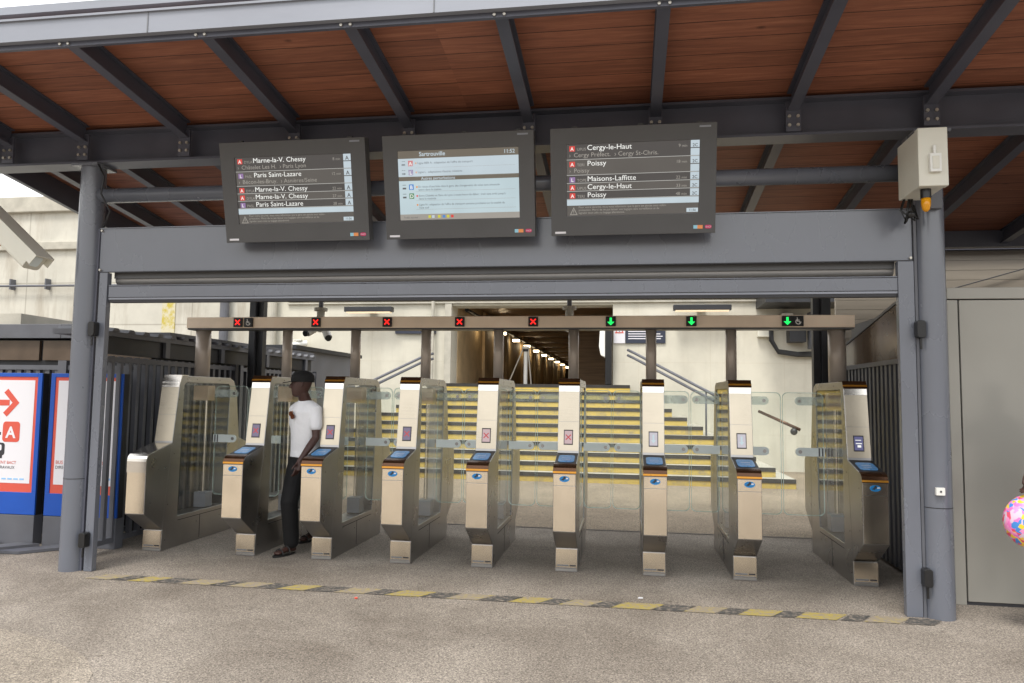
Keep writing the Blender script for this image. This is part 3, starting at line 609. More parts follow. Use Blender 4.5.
for x0, x1 in ((-3.385, -3.305), (3.36, 3.474)):
    m = MB(); m.box(x0, x1, -.88, -.82, 0, 2.645, 'slate'); m.build('jamb', en, bevel=.004)
m = MB(); m.box(-3.43, -3.412, -.87, -.81, 0, 3.05, 'slate_dark'); m.build('seal_strip', en)
m = MB(); m.box(3.477, 3.497, -.88, -.81, 0, 3.05, 'fence'); m.build('seal_strip', en)
for x, z in ((-3.385, 2.13), (-3.36, .28), (3.49, 2.12), (3.49, .30)):
    m = MB(); m.prism(rrect(x - .03, x + .03, z - .065, z + .065, .02), 'Y', -.955, -.885, 'black'); m.tube([(x, -.93, z - .15), (x, -.93, z - .07)], .009, 'black', 8); m.build('magnetic_contact', en, bevel=.008)
m = MB(); m.box(3.55, 3.61, -.975, -.945, .9, .955, 'white'); m.tube([(3.58, -.98, .928), (3.58, -.975, .928)], .008, 'dark', 8); tag(m.build('push_button', bevel=.004), 'small white square call button on the right round column', 'button')
b = MB()
for x, z in ((-3.39, 3.03), (-3.39, 2.67), (3.455, 3.0), (3.455, 2.67)): b.tube([(x, -.88, z), (x, -.86, z)], .01, 'bolt', 8)
b.build('bolt', en)
# cables at the column heads
m = MB(); m.tube([(-3.40, -.95, 3.62), (-3.32, -.97, 3.5), (-3.36, -.95, 3.35), (-3.3, -.9, 3.2), (-3.38, -.87, 3.06)], .008, 'dark', 8); tag(m.build('loose_cable', smooth=True), 'thin cable running down beside the left column head', 'cable')
# beacon cabinet
t = empty('control_cabinet', (3.45, -1.17, 3.1), 'white electrical cabinet fixed high on the right column', 'cabinet')
m = MB(); m.box(3.35, 3.535, -1.30, -.96, 3.09, 3.50, 'box'); m.build('cabinet_body', t, bevel=.006)
m = MB(); m.box(3.345, 3.54, -1.37, -1.304, 3.085, 3.505, 'box'); m.build('cabinet_door', t, bevel=.006)
m = MB(); m.box(3.41, 3.485, -1.40, -1.37, 3.18, 3.31, 'white'); m.tube([(3.445, -1.385, 3.31), (3.445, -1.385, 3.37)], .012, 'white', 8); m.box(3.425, 3.47, -1.404, -1.40, 3.2, 3.29, 'box'); m.build('radio_sensor', t, bevel=.004)
m = MB(); m.box(3.56, 3.64, -1.0, -.93, 3.02, 3.5, 'fence'); m.build('mounting_plate', t)
t = empty('amber_beacon', (3.43, -1.3, 2.93), 'amber warning beacon hanging under the white cabinet', 'beacon')
m = MB(); m.tube([(3.42, -1.28, 3.085), (3.42, -1.28, 3.02)], .035, 'black', 16); m.build('beacon_base', t)
m = MB(); m.tube([(3.42, -1.28, 3.02), (3.42, -1.28, 2.97), (3.42, -1.28, 2.94), (3.42, -1.28, 2.925)], .03, 'amber', 16, rs=[.032, .031, .024, .01]); m.build('lens', t, smooth=True)
m = MB()
for k in range(5):
    a = k * 1.3; m.tube([(3.40 + .03 * cos(a), -1.0, 3.09), (3.37 + .04 * cos(a), -1.03, 3.0), (3.42 + .05 * sin(a), -1.0, 2.95 - .01 * k), (3.45, -.97, 3.05)], .008, 'black', 6)
m.sphere((3.41, -1.02, 2.97), .03, 'black', 8, 6)
tag(m.build('cable_bundle', smooth=True), 'knot of black cables behind the amber beacon', 'cable')

# ------------------------------------------------------------------ monitors
TILT = math.atan2(.19, .807)
def monitor(xc, wd, label, kind):
    t = empty('departure_monitor', (xc, -1.05, 2.85), label, 'monitor', 'monitors on the pipe over the entrance')
    H = .829; zb = 2.855
    # frame: origin bottom centre of front face; local x right, y up the face, z out of the face
    X = Matrix.Translation((xc, -1.05, zb)) @ Matrix.Rotation(pi / 2 + TILT, 4, 'X')
    m = MB(X)
    a, b = -wd / 2, wd / 2; sx0, sx1 = a + .095 * wd + .005, b - .1 * wd; sy0, sy1 = .185 * H, .85 * H
    m.add([(x, y, z) for z in (0, -.10) for x, y in ((a, 0), (b, 0), (b, H), (a, H))] + [(x, y, 0) for x, y in ((sx0, sy0), (sx1, sy0), (sx1, sy1), (sx0, sy1))] + [(x, y, -.012) for x, y in ((sx0, sy0), (sx1, sy0), (sx1, sy1), (sx0, sy1))],
          [(0, 1, 9, 8), (1, 2, 10, 9), (2, 3, 11, 10), (3, 0, 8, 11), (8, 9, 13, 12), (9, 10, 14, 13), (10, 11, 15, 14), (11, 8, 12, 15), (12, 13, 14, 15), (4, 7, 6, 5), (0, 4, 5, 1), (1, 5, 6, 2), (2, 6, 7, 3), (3, 7, 4, 0)], 'mon')
    m.build('housing', t, bevel=.003)
    m = MB(X)
    for u in (-.35, .05, .4): m.box(u * wd - .02, u * wd + .02, H, H + .012, -.03, -.005, 'black')
    m.build('latch', t)
    m = MB(X); m.box(a + .06, b - .06, .12, H - .12, -.17, -.10, 'mon'); m.box(-.1, .1, H * .55, H * .8, -.24, -.17, 'fence'); m.build('rear_housing', t, bevel=.01)
    m = MB(X); m.box(b - .13, b - .045, H - .035, H - .022, 0, .002, 'fascia'); m.box(a + .03, a + .115, .018, .034, 0, .002, 'whitep'); m.build('maker_plate', t)
    m = MB(X); m.box(b - .165, b - .135, .035, .062, 0, .002, 'cyan'); m.box(b - .135, b - .095, .035, .062, 0, .002, 'orange'); m.build('logo_sticker', t)
    m = MB(X); m.prism(rrect(b - .078, b - .028, .035, .062, .012), 'Z', 0, .002, 'magenta'); m.text('SNCF', Matrix.Translation((b - .053, .042, .0035)), .018, 'whitep', 0, 'c'); m.build('logo_sticker', t)
    # the picture on the screen
    m = MB(X); sw = sx1 - sx0; sh = sy1 - sy0; D = -.011
    def R_(u0, u1, v0, v1, k, d=0): # v measured downward from the top, 0..1
        m.add([(sx0 + u * sw, sy1 - v * sh, D + d) for u, v in ((u0, v1), (u1, v1), (u1, v0), (u0, v0))], [(0, 1, 2, 3)], k)
    def T_(s, u, v, size, k, bold=.0, al='l', sx=1): m.text(s, Matrix.Translation((sx0 + u * sw, sy1 - v * sh, D + .003)), size * sh, k, bold, al, sx)
    if kind == 'info':
        R_(0, 1, 0, 1, 's_pale2'); R_(0, 1, 0, .11, 's_head', .001); T_('Sartrouville', .18, .08, .085, 's_pale', .012); T_('11:52', .97, .08, .075, 's_pale', .012, 'r')
        R_(0, 1, .11, .37, 's_pale', .001); R_(0, 1, .37, .43, 's_head', .001); T_('Autres perturbations', .19, .42, .06, 's_pale', .01)
        rows = [(.18, 'A', 's_red', 'Ligne RER A : adaptation de l\'offre de transport', ''), (.31, 'L', 's_purple', 'Ligne L : adaptations d\'autres relations', ''),
                (.52, 'B', 's_blue', 'En raison d\'une fuite dans la gare, des changements de voies sont annoncés', 'entre dans la station'),
                (.65, 'D', 's_green', 'Entre Châtelet et Gare de Lyon à toute heure de début : train sans arrêt jusqu\'à', 'dans la matinée'),
                (.78, '', '', 'Ligne N : adaptation de l\'offre de transport semaine prochaine sur la totalité de', 'l\'axe sud')]
        for v, c, k, a1, a2 in rows:
            if c:
                R_(.085, .125, v - .04, v + .04, k, .001); T_(c, .105, v + .028, .075, 's_white', .01, 'c')
                R_(.03, .06, v - .035, v - .028, 's_ink', .001); R_(.03, .06, v + .005, v + .03, 's_ink', .001)
            R_(.145, .158, v - .012, v + .012, 's_orange' if c != 'D' else 's_red', .001)
            T_(a1, .165, v + .012, .042, 's_ink', 0, 'l', 1.02 if len(a1) < 50 else .95)
            if a2: T_(a2, .165, v + .055, .042, 's_ink')
            R_(.14, .97, v + .066, v + .069, 's_text2', .001)
        R_(0, 1, .915, 1, 's_text2', .001); T_('Trafic normal :', .03, .975, .04, 's_ink')
        for u, k in ((.24, 's_yellow'), (.27, 's_pale'), (.32, 's_yellow'), (.36, 's_blue'), (.395, 's_yellow'), (.43, 's_red')): R_(u, u + .022, .935, .975, k, .002)
    else:
        R_(0, 1, 0, 1, 's_dark'); 
        data = {'east': [('A', 's_red', 'DYLA', 'Marne-la-V. Chessy', 'Châtelet Les H.  › Paris Lyon', '8'), ('L', 's_purple', 'PASL', 'Paris Saint-Lazare', 'Bécon-les-Bruy.  › Asnières/Seine', '12'),
                         ('A', 's_red', 'DYLA', 'Marne-la-V. Chessy', None, '22'), ('A', 's_red', 'DYLA', 'Marne-la-V. Chessy', None, '27'), ('L', 's_purple', 'PASL', 'Paris Saint-Lazare', None, '38')],
                'west': [('A', 's_red', 'UPUS', 'Cergy-le-Haut', 'Cergy Préfect.  › Cergy St-Chris.', '9'), ('A', 's_red', 'TERI', 'Poissy', 'Poissy', '18'),
                         ('L', 's_purple', 'TOPE', 'Maisons-Laffitte', None, '22'), ('A', 's_red', 'UPUS', 'Cergy-le-Haut', None, '33'), ('A', 's_red', 'TERI', 'Poissy', None, '48')]}[kind]
        plat = 'A' if kind == 'east' else '2C'
        v = 0.0
        for i, (c, k, code, dest, via, mins) in enumerate(data):
            h = .215 if via else .112
            if not i % 2: R_(0, 1, v, v + h, 's_dark2', .0005)
            R_(0, 1, v + h - .006, v + h, 's_line', .001)
            R_(.022, .065, v + .024, v + .098, k, .001); T_(c, .0435, v + .088, .07, 's_white', .012, 'c')
            T_(code, .08, v + .09, .055, 's_text2'); T_(dest, .158, v + .086, .100, 's_white', 0, 'l', 1.08)
            if via: T_('›', .02, v + .175, .075, 's_text2'); T_(via, .055, v + .178, .085, 's_text2', 0, 'l', 1.05)
            T_(mins, .86, v + .09, .06, 's_text2', 0, 'r'); T_('min', .87, v + .09, .05, 's_text2')
            R_(.935, 1, v + .004, v + .1, 's_pale', .0015); 
            if via: R_(.935, 1, v + .112, v + h - .008, 's_pale', .0015)
            T_(plat, .9675, v + .09, .08 if plat == 'A' else .06, 's_dark2', .015, 'c')
            v += h
        R_(0, 1, v + .004, v + .085, 's_pale', .001)
        v = .86
        # warning triangle and message
        for (p, k, d) in (([(.022, .985), (.082, .985), (.052, .875)], 's_text2', .001), ([(.031, .975), (.073, .975), (.052, .895)], 's_dark', .0018)):
            m.add([(sx0 + a_ * sw, sy1 - b_ * sh, D + d) for a_, b_ in p], [(0, 1, 2)], k)
        R_(.0495, .0545, .915, .95, 's_text2', .0025); R_(.0495, .0545, .958, .966, 's_text2', .0025)
        for q, s in enumerate(('Pour votre sécurité, nous vous informons que la gare est placée sous vidéo-', 'protection. Merci de ne pas laisser vos bagages sans surveillance et de', 'signaler tout colis ou bagage abandonné.')): T_(s, .09, .89 + q * .04, .04, 's_text2')
        R_(.91, .995, .925, .98, 's_pale', .001); T_('11:56', .9525, .968, .045, 's_dark2', .01, 'c')
    m.flat2d = True
    m.build('screen', t)
monitor(-1.422, 1.275, 'left hanging monitor listing trains to Marne-la-V. Chessy and Paris Saint-Lazare', 'east')
monitor(-.02, 1.235, 'middle hanging monitor with a pale page of traffic notices', 'info')
monitor(1.36, 1.265, 'right hanging monitor listing trains to Cergy-le-Haut, Poissy and Maisons-Laffitte', 'west')

# ------------------------------------------------------------------ gate line
PP, WW, H = .7827, .9976, 1.75
GX = [-3 * PP - WW] + [(-3 + i) * PP for i in range(7)] + [3 * PP + WW]
OUT = [(0, 0), (.03, .4), (.11, 1.05), (.2, 1.69), (.235, 1.75), (1.17, 1.75), (1.26, 1.715), (1.33, 1.58), (1.42, 1.0), (1.42, .5), (1.42, 0)]
INN = [(.25, .31), (.255, .6), (.262, 1.05), (.278, 1.65), (.31, 1.68), (1.13, 1.68), (1.17, 1.66), (1.18, 1.58), (1.16, 1.0), (1.13, .5), (1.11, .31)]
POD = [(.014, .205), (-.285, .40), (-.285, .905), (-.281, .93), (-.270, .953), (-.25, .970), (-.225, .980), (.112, 1.06), (.03, .41)]
RPOD = [(1.42, .215), (1.42, 1.05), (1.67, .975), (1.705, .93), (1.705, .40)]
def gate(i, left, right, screen, label, reader=True):
    t = empty('ticket_gate', (GX[i], 0, 0), label, 'ticket gate', 'ticket gates across the entrance')
    X0 = Matrix.Translation((GX[i], 0, 0))
    h = .1
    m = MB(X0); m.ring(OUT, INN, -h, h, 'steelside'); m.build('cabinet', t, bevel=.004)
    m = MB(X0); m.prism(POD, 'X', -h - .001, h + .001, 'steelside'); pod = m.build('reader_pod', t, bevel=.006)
    m = MB(X0); m.prism(RPOD, 'X', -h - .001, h + .001, 'steelside'); m.build('rear_pod', t, bevel=.006)
    # bright front plates
    hp = h - .004
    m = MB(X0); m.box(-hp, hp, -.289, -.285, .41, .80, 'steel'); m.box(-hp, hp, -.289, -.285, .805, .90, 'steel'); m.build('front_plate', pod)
    m = MB(X0); m.prism([(-.004, .025), (.0, .025), (.014, .20), (-.004, .20)], 'X', -hp, hp, 'steel')
    m.box(-.085, .02, -.006, -.004, .05, .062, 'greyp'); m.box(.03, .085, -.006, -.004, .05, .062, 'darkp'); m.box(-.09, .09, -.006, -.004, .028, .036, 'greyp')
    m.build('foot_plate', t)
    sl_ = atan2(.09, .64); nY, nZ = -cos(sl_), sin(sl_) * 1.0
    # slanted tower plate: frame along the slope
    Xs = X0 @ front(0, .11, 1.05, sl_)   # local y up along slope, z outward
    L = .646
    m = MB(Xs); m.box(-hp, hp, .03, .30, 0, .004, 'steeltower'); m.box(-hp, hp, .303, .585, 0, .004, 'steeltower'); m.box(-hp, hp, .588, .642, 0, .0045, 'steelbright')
    plate = m.build('tower_plate', t)
    if reader:
        m = MB(Xs); m.box(-.043, .043, .085, .225, .004, .008, 'seal'); s = screen
        m.box(-.036, .036, .095, .215, .008, .010, {'x': 's_small_purple', 'p': 's_small_pink', 'g': 's_small_grey', 'b': 's_small_blue'}[s])
        if s in 'xp':
            for a in (45, -45):
                m.box(-.034, .034, -.005, .005, .0102, .0108 + .0002 * (a > 0), 's_small_red', Matrix.Translation((0, .155, 0)) @ Matrix.Rotation(radians(a), 4, 'Z'))
        elif s == 'g':
            m.prism([(0, .115), (.022, .145), (.008, .145), (.008, .195), (-.008, .195), (-.008, .145), (-.022, .145)], 'Z', .0102, .0108, 's_pale2')
        else:
            m.box(-.025, .025, .15, .158, .0102, .0108, 's_white'); m.box(-.012, .018, .12, .14, .0102, .0108, 's_white'); m.box(-.028, .02, .18, .186, .0102, .0108, 's_white')
        m.build('display', plate)
        # dark glossy reader top with blue pad
        st_ = atan2(.08, .337)
        Xt = X0 @ Matrix.Translation((0, -.225, .980)) @ Matrix.Rotation(st_, 4, 'X')
        m = MB(Xt); m.box(-hp, hp, .004, .33, 0, .005, 'dark'); top = m.build('reader_top', pod)
        m = MB(Xt); m.prism(rrect(-.072, .072, .06, .25, .03), 'Z', .005, .010, 'pad'); m.text('PASSEZ', Matrix.Translation((0, .11, .0105)), .022, 'whitep', 0, 'c'); m.box(-.04, .04, .16, .166, .0102, .0106, 'whitep'); m.build('reader_pad', top)
        # bronze bezels with gold stripe
        m = MB(X0); m.prism([(-.290, .905), (-.286, .932), (-.274, .957), (-.253, .975), (-.225, .986), (-.21, .990), (-.21, .984), (-.225, .980), (-.25, .970), (-.270, .953), (-.281, .93), (-.285, .905)], 'X', -h - .002, h + .002, 'bronze'); m.prism([(-.2915, .912), (-.288, .912), (-.285, .926), (-.2888, .928)], 'X', -h - .003, h + .003, 'gold'); m.build('bezel', pod)
        m = MB(X0); m.prism([(.185, 1.69), (.226, 1.757), (.34, 1.757), (.34, 1.751), (.2345, 1.7505), (.1995, 1.69)], 'X', -h - .002, h + .002, 'bronze'); m.prism([(.193, 1.708), (.202, 1.722), (.206, 1.720), (.197, 1.706)], 'X', -h - .0025, h + .0025, 'gold')
        m.build('tower_cap', t)
        # oval badge
        m = MB(X0); n = 22
        m.prism([(.044 * cos(2 * pi * j / n), .862 + .026 * sin(2 * pi * j / n)) for j in range(n)], 'Y', -.293, -.289, 'bluebadge')
        m.prism([(-.03, .855), (-.005, .85), (.0, .86), (.012, .865), (.01, .883), (-.005, .885), (-.01, .87)], 'Y', -.2945, -.293, 'darkp'); m.prism([(.012, .86), (.035, .862), (.03, .873), (.014, .872)], 'Y', -.2945, -.293, 'whitep')
        m.build('contactless_badge', pod)
    else:
        m = MB(X0); m.prism([(.185, 1.65), (.226, 1.757), (.34, 1.757), (.34, 1.751), (.2345, 1.7505), (.19, 1.65)], 'X', -h - .002, h + .002, 'steelbright'); m.build('tower_cap', t)
        m = MB(X0); m.prism([(-.290, .80), (-.290, .905), (-.286, .932), (-.274, .957), (-.253, .975), (-.225, .986), (.11, 1.066), (.11, 1.06), (-.225, .980), (-.25, .970), (-.270, .953), (-.281, .93), (-.285, .905), (-.285, .80)], 'X', -h - .002, h + .002, 'steelbright'); m.build('pod_cover', pod)
    # side windows, mechanism
    for sx in (-1, 1):
        m = MB(X0); m.add([(sx * .092, y, z) for y, z in ((.25, .31), (.25, 1.05), (.278, 1.65), (.31, 1.68), (1.13, 1.68), (1.18, 1.58), (1.16, 1.0), (1.11, .31))], [tuple(range(8))], 'cabglass'); m.build('side_window', t)
    m = MB(X0); m.box(-h - .002, h + .002, .262, 1.10, .262, .268, 'seal'); m.box(-h - .002, h + .002, .66, .664, .02, .262, 'seal'); m.build('seam', t)
    m = MB(X0)
    for sx in (-1, 1):
        for y, z in ((.06, .1), (.08, .45), (.15, .95), (.2, 1.5), (.6, .2), (1.05, .2), (1.3, .5), (1.3, 1.2), (-.2, .5), (-.2, .85), (.5, 1.715), (.95, 1.715)): m.tube([(sx * (h + .0005), y, z), (sx * (h + .0022), y, z)], .005, 'seal', 8)
    m.build('screw', t)
    m = MB(X0); m.box(-.088, .088, .74, .88, 1.49, 1.655, 'motor'); m.build('door_motor', t, bevel=.006)
    m = MB(X0); m.box(-.07, .07, .80, .94, .315, .48, 'fascia'); m.build('lower_hinge', t, bevel=.006)
    m = MB(X0); m.tube([(0, .86, .48), (0, .86, 1.49)], .02, 'steelbright', 10); m.build('door_shaft', t)
    for sgn, Lw in ((-1, left), (1, right)):
        if not Lw: continue
        x0, x1 = .104, Lw
        pts = rrect(x0, x1, .45, 1.655, .05)
        m = MB(X0); q = [(sgn * x, z) for x, z in pts]; m.prism(q, 'Y', .874, .884, 'glass')
        leaf = m.build('glass_leaf', t)
        m = MB(X0); n = len(pts); inner = [(x + (.006 if x < (x0 + x1) / 2 else -.006), z + (.006 if z < 1.05 else -.006)) for x, z in pts]
        vs = [(sgn * x, y, z) for y in (.8735, .8845) for x, z in pts + inner]; fs = []
        for a in range(n):
            b2 = (a + 1) % n; fs += [(a, b2, n + b2, n + a), (2 * n + a, 3 * n + a, 3 * n + b2, 2 * n + b2)]
        m.add(vs, fs, 'glassedge'); m.build('leaf_edge', leaf)
        for zc, k in ((1.57, 'bracketclear'), (1.07, 'bracket')):
            xe = min(Lw - .015, .375)
            m = MB(X0); m.prism([(sgn * .1, zc - .042)] + [(sgn * (xe - .042 + .042 * cos(a)), zc + .042 * sin(a)) for a in [radians(-90 + 22.5 * j) for j in range(9)]] + [(sgn * .1, zc + .042)], 'Y', .862, .8735, k)
            m.tube([(sgn * (xe - .045), .860, zc), (sgn * (xe - .045), .862, zc)], .018, 'steelside', 12)
            if k == 'bracket' and i in (0, 8):
                for q in (.0, .03): m.box(sgn * (.12 + q) - .008, sgn * (.12 + q) + .008, .8615, .862, zc - .04, zc + .04, 'fence')
            m.build('leaf_bracket', leaf, bevel=.002)
    return t
NL, WL = PP / 2 - .006, WW / 2 - .006
lab = ['steel ticket gate without reader pad or display at the left end beside the dark fence',
       'ticket gate just left of the man, second from the left end',
       'ticket gate just right of the man in the white shirt, its pod hiding his arm',
       'ticket gate fourth from the left end, with purple crossed display',
       'ticket gate fifth from the left end, pink crossed display, below the tunnel left half',
       'ticket gate sixth from the left end, pink crossed display, below the tunnel right half',
       'ticket gate seen square on under the navy notice board, seventh from the left end',
       'ticket gate on the left side of the wide green arrow lane',
       'ticket gate at the right end with violet display beside the grooved dark fence']
scr = ['', 'x', 'x', 'x', 'p', 'p', 'g', 'g', 'b']
for i in range(9):
    gate(i, None if i == 0 else (WL if i in (1, 8) else NL), None if i == 8 else (WL if i in (0, 7) else NL), scr[i], lab[i], i != 0)

# beam above the gates with poles and lane signals
t = empty('overhead_beam', (0, .7, 0), 'long beige beam on round poles over the ticket gates, carrying the lane signals', 'beam')
m = MB(); m.box(-3.49, 3.488, .64, .82, 2.285, 2.405, 'beam'); m.build('beam', t, bevel=.006)
m = MB(); m.box(-3.48, 3.478, .645, .815, 2.268, 2.285, 'mon'); m.build('beam_underside', t)
for i, x in enumerate(GX):
    m = MB(); m.tube([(x, .7478, 1.752), (x, .7478, 2.268)], .08 if i in (0, 8) else .053, 'pole', 24); m.build('pole', t, smooth=True)
sig = [(238.6, 0), (316.5, 0), (387.6, 0), (460, 0), (533.4, 0), (610.8, 1), (691.3, 1), (787.0, 1)]
def unX(px, py, y):
    d = F + R * ((px - 512) / 734.012) - U * ((py - 341.5) / 734.012); k = (y + 6.79572778) / d.y
    return 1.31721547 + k * d.x
def signal(x, kind, extra=False):
    X = front(x, .64, 2.345)
    m = MB(X); m.box(-.05, .05, -.05, .05, 0, .022, 'black')
    s = m.build('lane_signal' if not extra else 'wheelchair_signal', t, bevel=.004)
    m = MB(X)
    if kind == 2:
        k = 'ledwhite'
        m.tube([(-.012, .028, .023), (-.008, .028, .024)], .009, k, 8)
        n = 14
        for j in range(9):
            a0, a1 = radians(120 + j * 27), radians(120 + (j + 1) * 27)
            m.add([(r_ * cos(a), -.008 + r_ * sin(a), .0232) for r_, a in ((.02, a0), (.027, a0), (.027, a1), (.02, a1))], [(0, 1, 2, 3)], k)
        m.box(-.012, -.005, -.005, .022, .0222, .0235, k); m.box(-.01, .014, -.006, .0, .0222, .0236, k); m.box(.01, .016, -.03, -.005, .0222, .0237, k); m.box(-.008, .012, .006, .011, .0222, .0238, k)
    elif kind == 0:
        for a in (45, -45): m.box(-.038, .038, -.007, .007, .0222, .0235 + .0004 * (a > 0), 'ledred', Matrix.Rotation(radians(a), 4, 'Z'))
    else:
        m.prism([(0, -.04), (.036, -.004), (.011, -.004), (.011, .038), (-.011, .038), (-.011, -.004), (-.036, -.004)], 'Z', .0222, .0235, 'ledgreen')
    m.build('symbol', s)
for px, k in sig: signal(unX(px, 322, .64), k)
signal(unX(249.2, 322, .64), 2, True); signal(unX(797.8, 320, .64), 2, True)

# ------------------------------------------------------------------ fences and sheds
def bar_fence(name, label, x, y0, y1, z0, z1, pitch, corr=False):
    t = empty(name, (x, (y0 + y1) / 2, 0), label, 'fence')
    for z in (z0 + .02, z1 - .06):
        m = MB(); m.box(x - .025, x + .025, y0, y1, z, z + .05, 'fence'); m.build('rail', t)
    m = MB(); y = y0 + .02
    while y < y1 - .03:
        m.box(x - .022, x + .022, y, y + .045, z0 + .07, z1, 'fence'); y += pitch
    m.build('bars', t)
    for yy in (y0, y1):
        m = MB(); m.box(x - .035, x + .035, yy - .035, yy + .035, 0, z1 + .02, 'fence'); m.build('post', t)
    return t
bar_fence('louvred_fence', 'dark louvred metal fence running back from the left column beside the first gate', -3.78, -.45, 2.2, .05, 1.93, .13)
bar_fence('louvred_fence', 'dark louvred fence further back behind the left rear post', -3.85, 2.45, 4.9, .05, 1.93, .13)
# fence behind the posters (runs across)
t = empty('bar_fence', (-6, .3, 0), 'dark vertical bar fence standing behind the two blue framed posters', 'fence')
m = MB(); x = -8.0
while x < -3.9: m.box(x, x + .05, .28, .32, .05, 1.84, 'fence'); x += .115
m.build('bars', t)
for z in (.12, 1.80):
    m = MB(); m.box(-8, -3.86, .27, .33, z, z + .05, 'fence'); m.build('rail', t)
m = MB(); m.box(-4.72, -4.62, .25, .35, 0, 1.9, 'fence'); m.build('post', t)
# shed behind it
t = empty('platform_shed', (-6.2, 1.7, 0), 'low dark shed with grey fascia and glazed strip behind the left fence', 'shed')
m = MB(); m.box(-8.5, -4.0, .9, 4.75, 0, 2.17, 'dark'); m.build('shed_wall', t)
m = MB(); m.box(-8.6, -5.18, .80, .88, 2.185, 2.35, 'fence'); m.box(-5.175, -5.0, .80, .88, 2.185, 2.35, 'fence'); m.build('fascia', t, bevel=.004)
m = MB(); m.box(-8.5, -5.5, .86, .895, 1.93, 2.16, 'brown_glass'); m.box(-5.45, -4.05, .86, .895, 1.93, 2.16, 'brown_glass'); m.build('window_strip', t)
m = MB(); y = -.4
m.box(-8.6, -3.86, .9, 4.85, 2.22, 2.26, 'fence')
while y < 4.7:
    m.prism([(y, 2.18), (y + .12, 2.18), (y + .09, 2.215), (y + .03, 2.215)], 'X', -4.2, -3.78, 'fence'); y += .24
m.box(-4.2, -3.80, -.45, 4.8, 2.13, 2.18, 'fence'); m.build('ribbed_roof', t)
m = MB(); m.box(-3.90, -3.84, -.4, 4.7, 1.955, 2.128, 'dark')
for yy in (-.4, .75, 1.9, 3.1, 4.4): m.box(-3.835, -3.80, yy, yy + .08, 1.955, 2.13, 'fence')
m.build('side_panel', t)
m = MB(); m.prism([(1.0, 2.36), (6.5, 2.36), (6.5, 2.43), (1.0, 2.5)], 'X', -9, -5.9, 'conc_trim'); tag(m.build('flat_roof'), 'pale flat roof edge showing above the dark shed at far left', 'roof')
m = MB(); m.box(-7.2, -4.4, 5.2, 8.2, 0, 2.35, 'fence'); m.box(-7.3, -4.3, 5.1, 8.3, 2.35, 2.42, 'dark'); tag(m.build('equipment_cabin'), 'small grey cabin with flat lid behind the left fence near the cream wall', 'cabin')
# yellow and red bins visible between the posters
t = empty('cleaning_cart', (-4.75, .75, 0), 'cleaning items with yellow and red parts glimpsed between the posters', 'cart')
m = MB(); m.box(-4.86, -4.68, .6, .8, .05, .30, 'yellow_tag'); m.build('yellow_bucket', t, bevel=.02)
m = MB(); m.box(-4.88, -4.70, .6, .8, .31, .50, 'redp'); m.build('red_bag', t, bevel=.03)
m = MB(); m.box(-4.86, -4.74, .6, .8, .52, 1.2, 'yellow_tag'); m.box(-4.88, -4.7, .58, .8, 1.21, 1.38, 'white'); m.box(-4.88, -4.7, .578, .8, 1.29, 1.32, 'redp'); m.build('cart_side', t, bevel=.01)
# posters
def poster(x0, label, left):
    W_ = .93 if left else .82; t = empty('poster_stand', (x0 + W_ / 2, 0, 0), label, 'poster stand', 'blue framed poster panels')
    X = Matrix.Translation((x0, 0, 0)) @ Matrix.Rotation(radians(0), 4, 'Z')
    m = MB(X); m.box(0, W_, -.02, .10, 0, .30, 'fence'); m.box(0, W_, .0, .08, .30, 1.755, 'dark'); m.build('panel_base', t, bevel=.004)
    m = MB(X)
    m.box(0, W_, -.02, 0, .305, .53, 'bluep'); m.box(0, .05, -.02, 0, .53, 1.755, 'bluep'); m.box(W_ - .05, W_, -.02, 0, .53, 1.755, 'bluep'); m.box(.05, W_ - .05, -.02, 0, 1.715, 1.755, 'bluep'); m.build('blue_frame', t, bevel=.003)
    m = MB(X); m.box(.05, W_ - .05, -.012, -.002, .53, 1.715, 'redp'); m.box(.085, W_ - .085, -.014, -.012, .62, 1.68, 'whitep')
    y = -.016
    def TX(s, x, z, size, k, b=0, al='l'): m.text(s, front(x, y, z), size, k, b, al)
    if left:
        def P(pts, k, yy=0): m.prism(pts, 'Y', y - yy, y + .0015 - yy, k)
        P([(.28, 1.415), (.56, 1.415), (.56, 1.475), (.28, 1.475)], 'redp')
        P([(.49, 1.55), (.535, 1.59), (.675, 1.445), (.535, 1.30), (.49, 1.34), (.595, 1.445)], 'redp')
        P(rrect(.50, .70, 1.04, 1.25, .035), 'redp'); m.text('A', front(.60, y - .002, 1.085), .16, 'whitep', .03, 'c')
        P(rrect(.30, .535, .90, 1.03, .03), 'darkp'); P(rrect(.33, .50, .95, 1.01, .015), 'whitep', .001); P([(.34, .87), (.38, .87), (.38, .90), (.34, .90)], 'darkp'); P([(.47, .87), (.51, .87), (.51, .90), (.47, .90)], 'darkp'); P([(.25, 1.11), (.48, 1.11), (.48, 1.14), (.25, 1.14)], 'darkp')
        TX('REMPLACEMENT BACT', .46, .815, .043, 'redp', 0, 'c'); TX('LIGNE DES TRAVAUX', .46, .765, .043, 'darkp', 0, 'c')
        for q in range(5): P([(.45 + .07 * q, .655), (.50 + .07 * q, .655), (.50 + .07 * q, .67), (.45 + .07 * q, .67)], 'lightblue')
    else:
        TX('BUS DE REMPLACEMENT', .10, .83, .05, 'redp'); TX('DIRECTION GARE ROUTIÈRE', .10, .78, .045, 'darkp')
        for q in range(3): m.box(.70 + .04 * q, .73 + .04 * q, y, y + .0015, .68, .70, 'lightblue')
    m.build('poster', t)
poster(-5.59, 'blue framed poster with a red arrow and red letter A at the far left', True)
poster(-4.555, 'blue framed poster with a blank white upper half behind the left column', False)
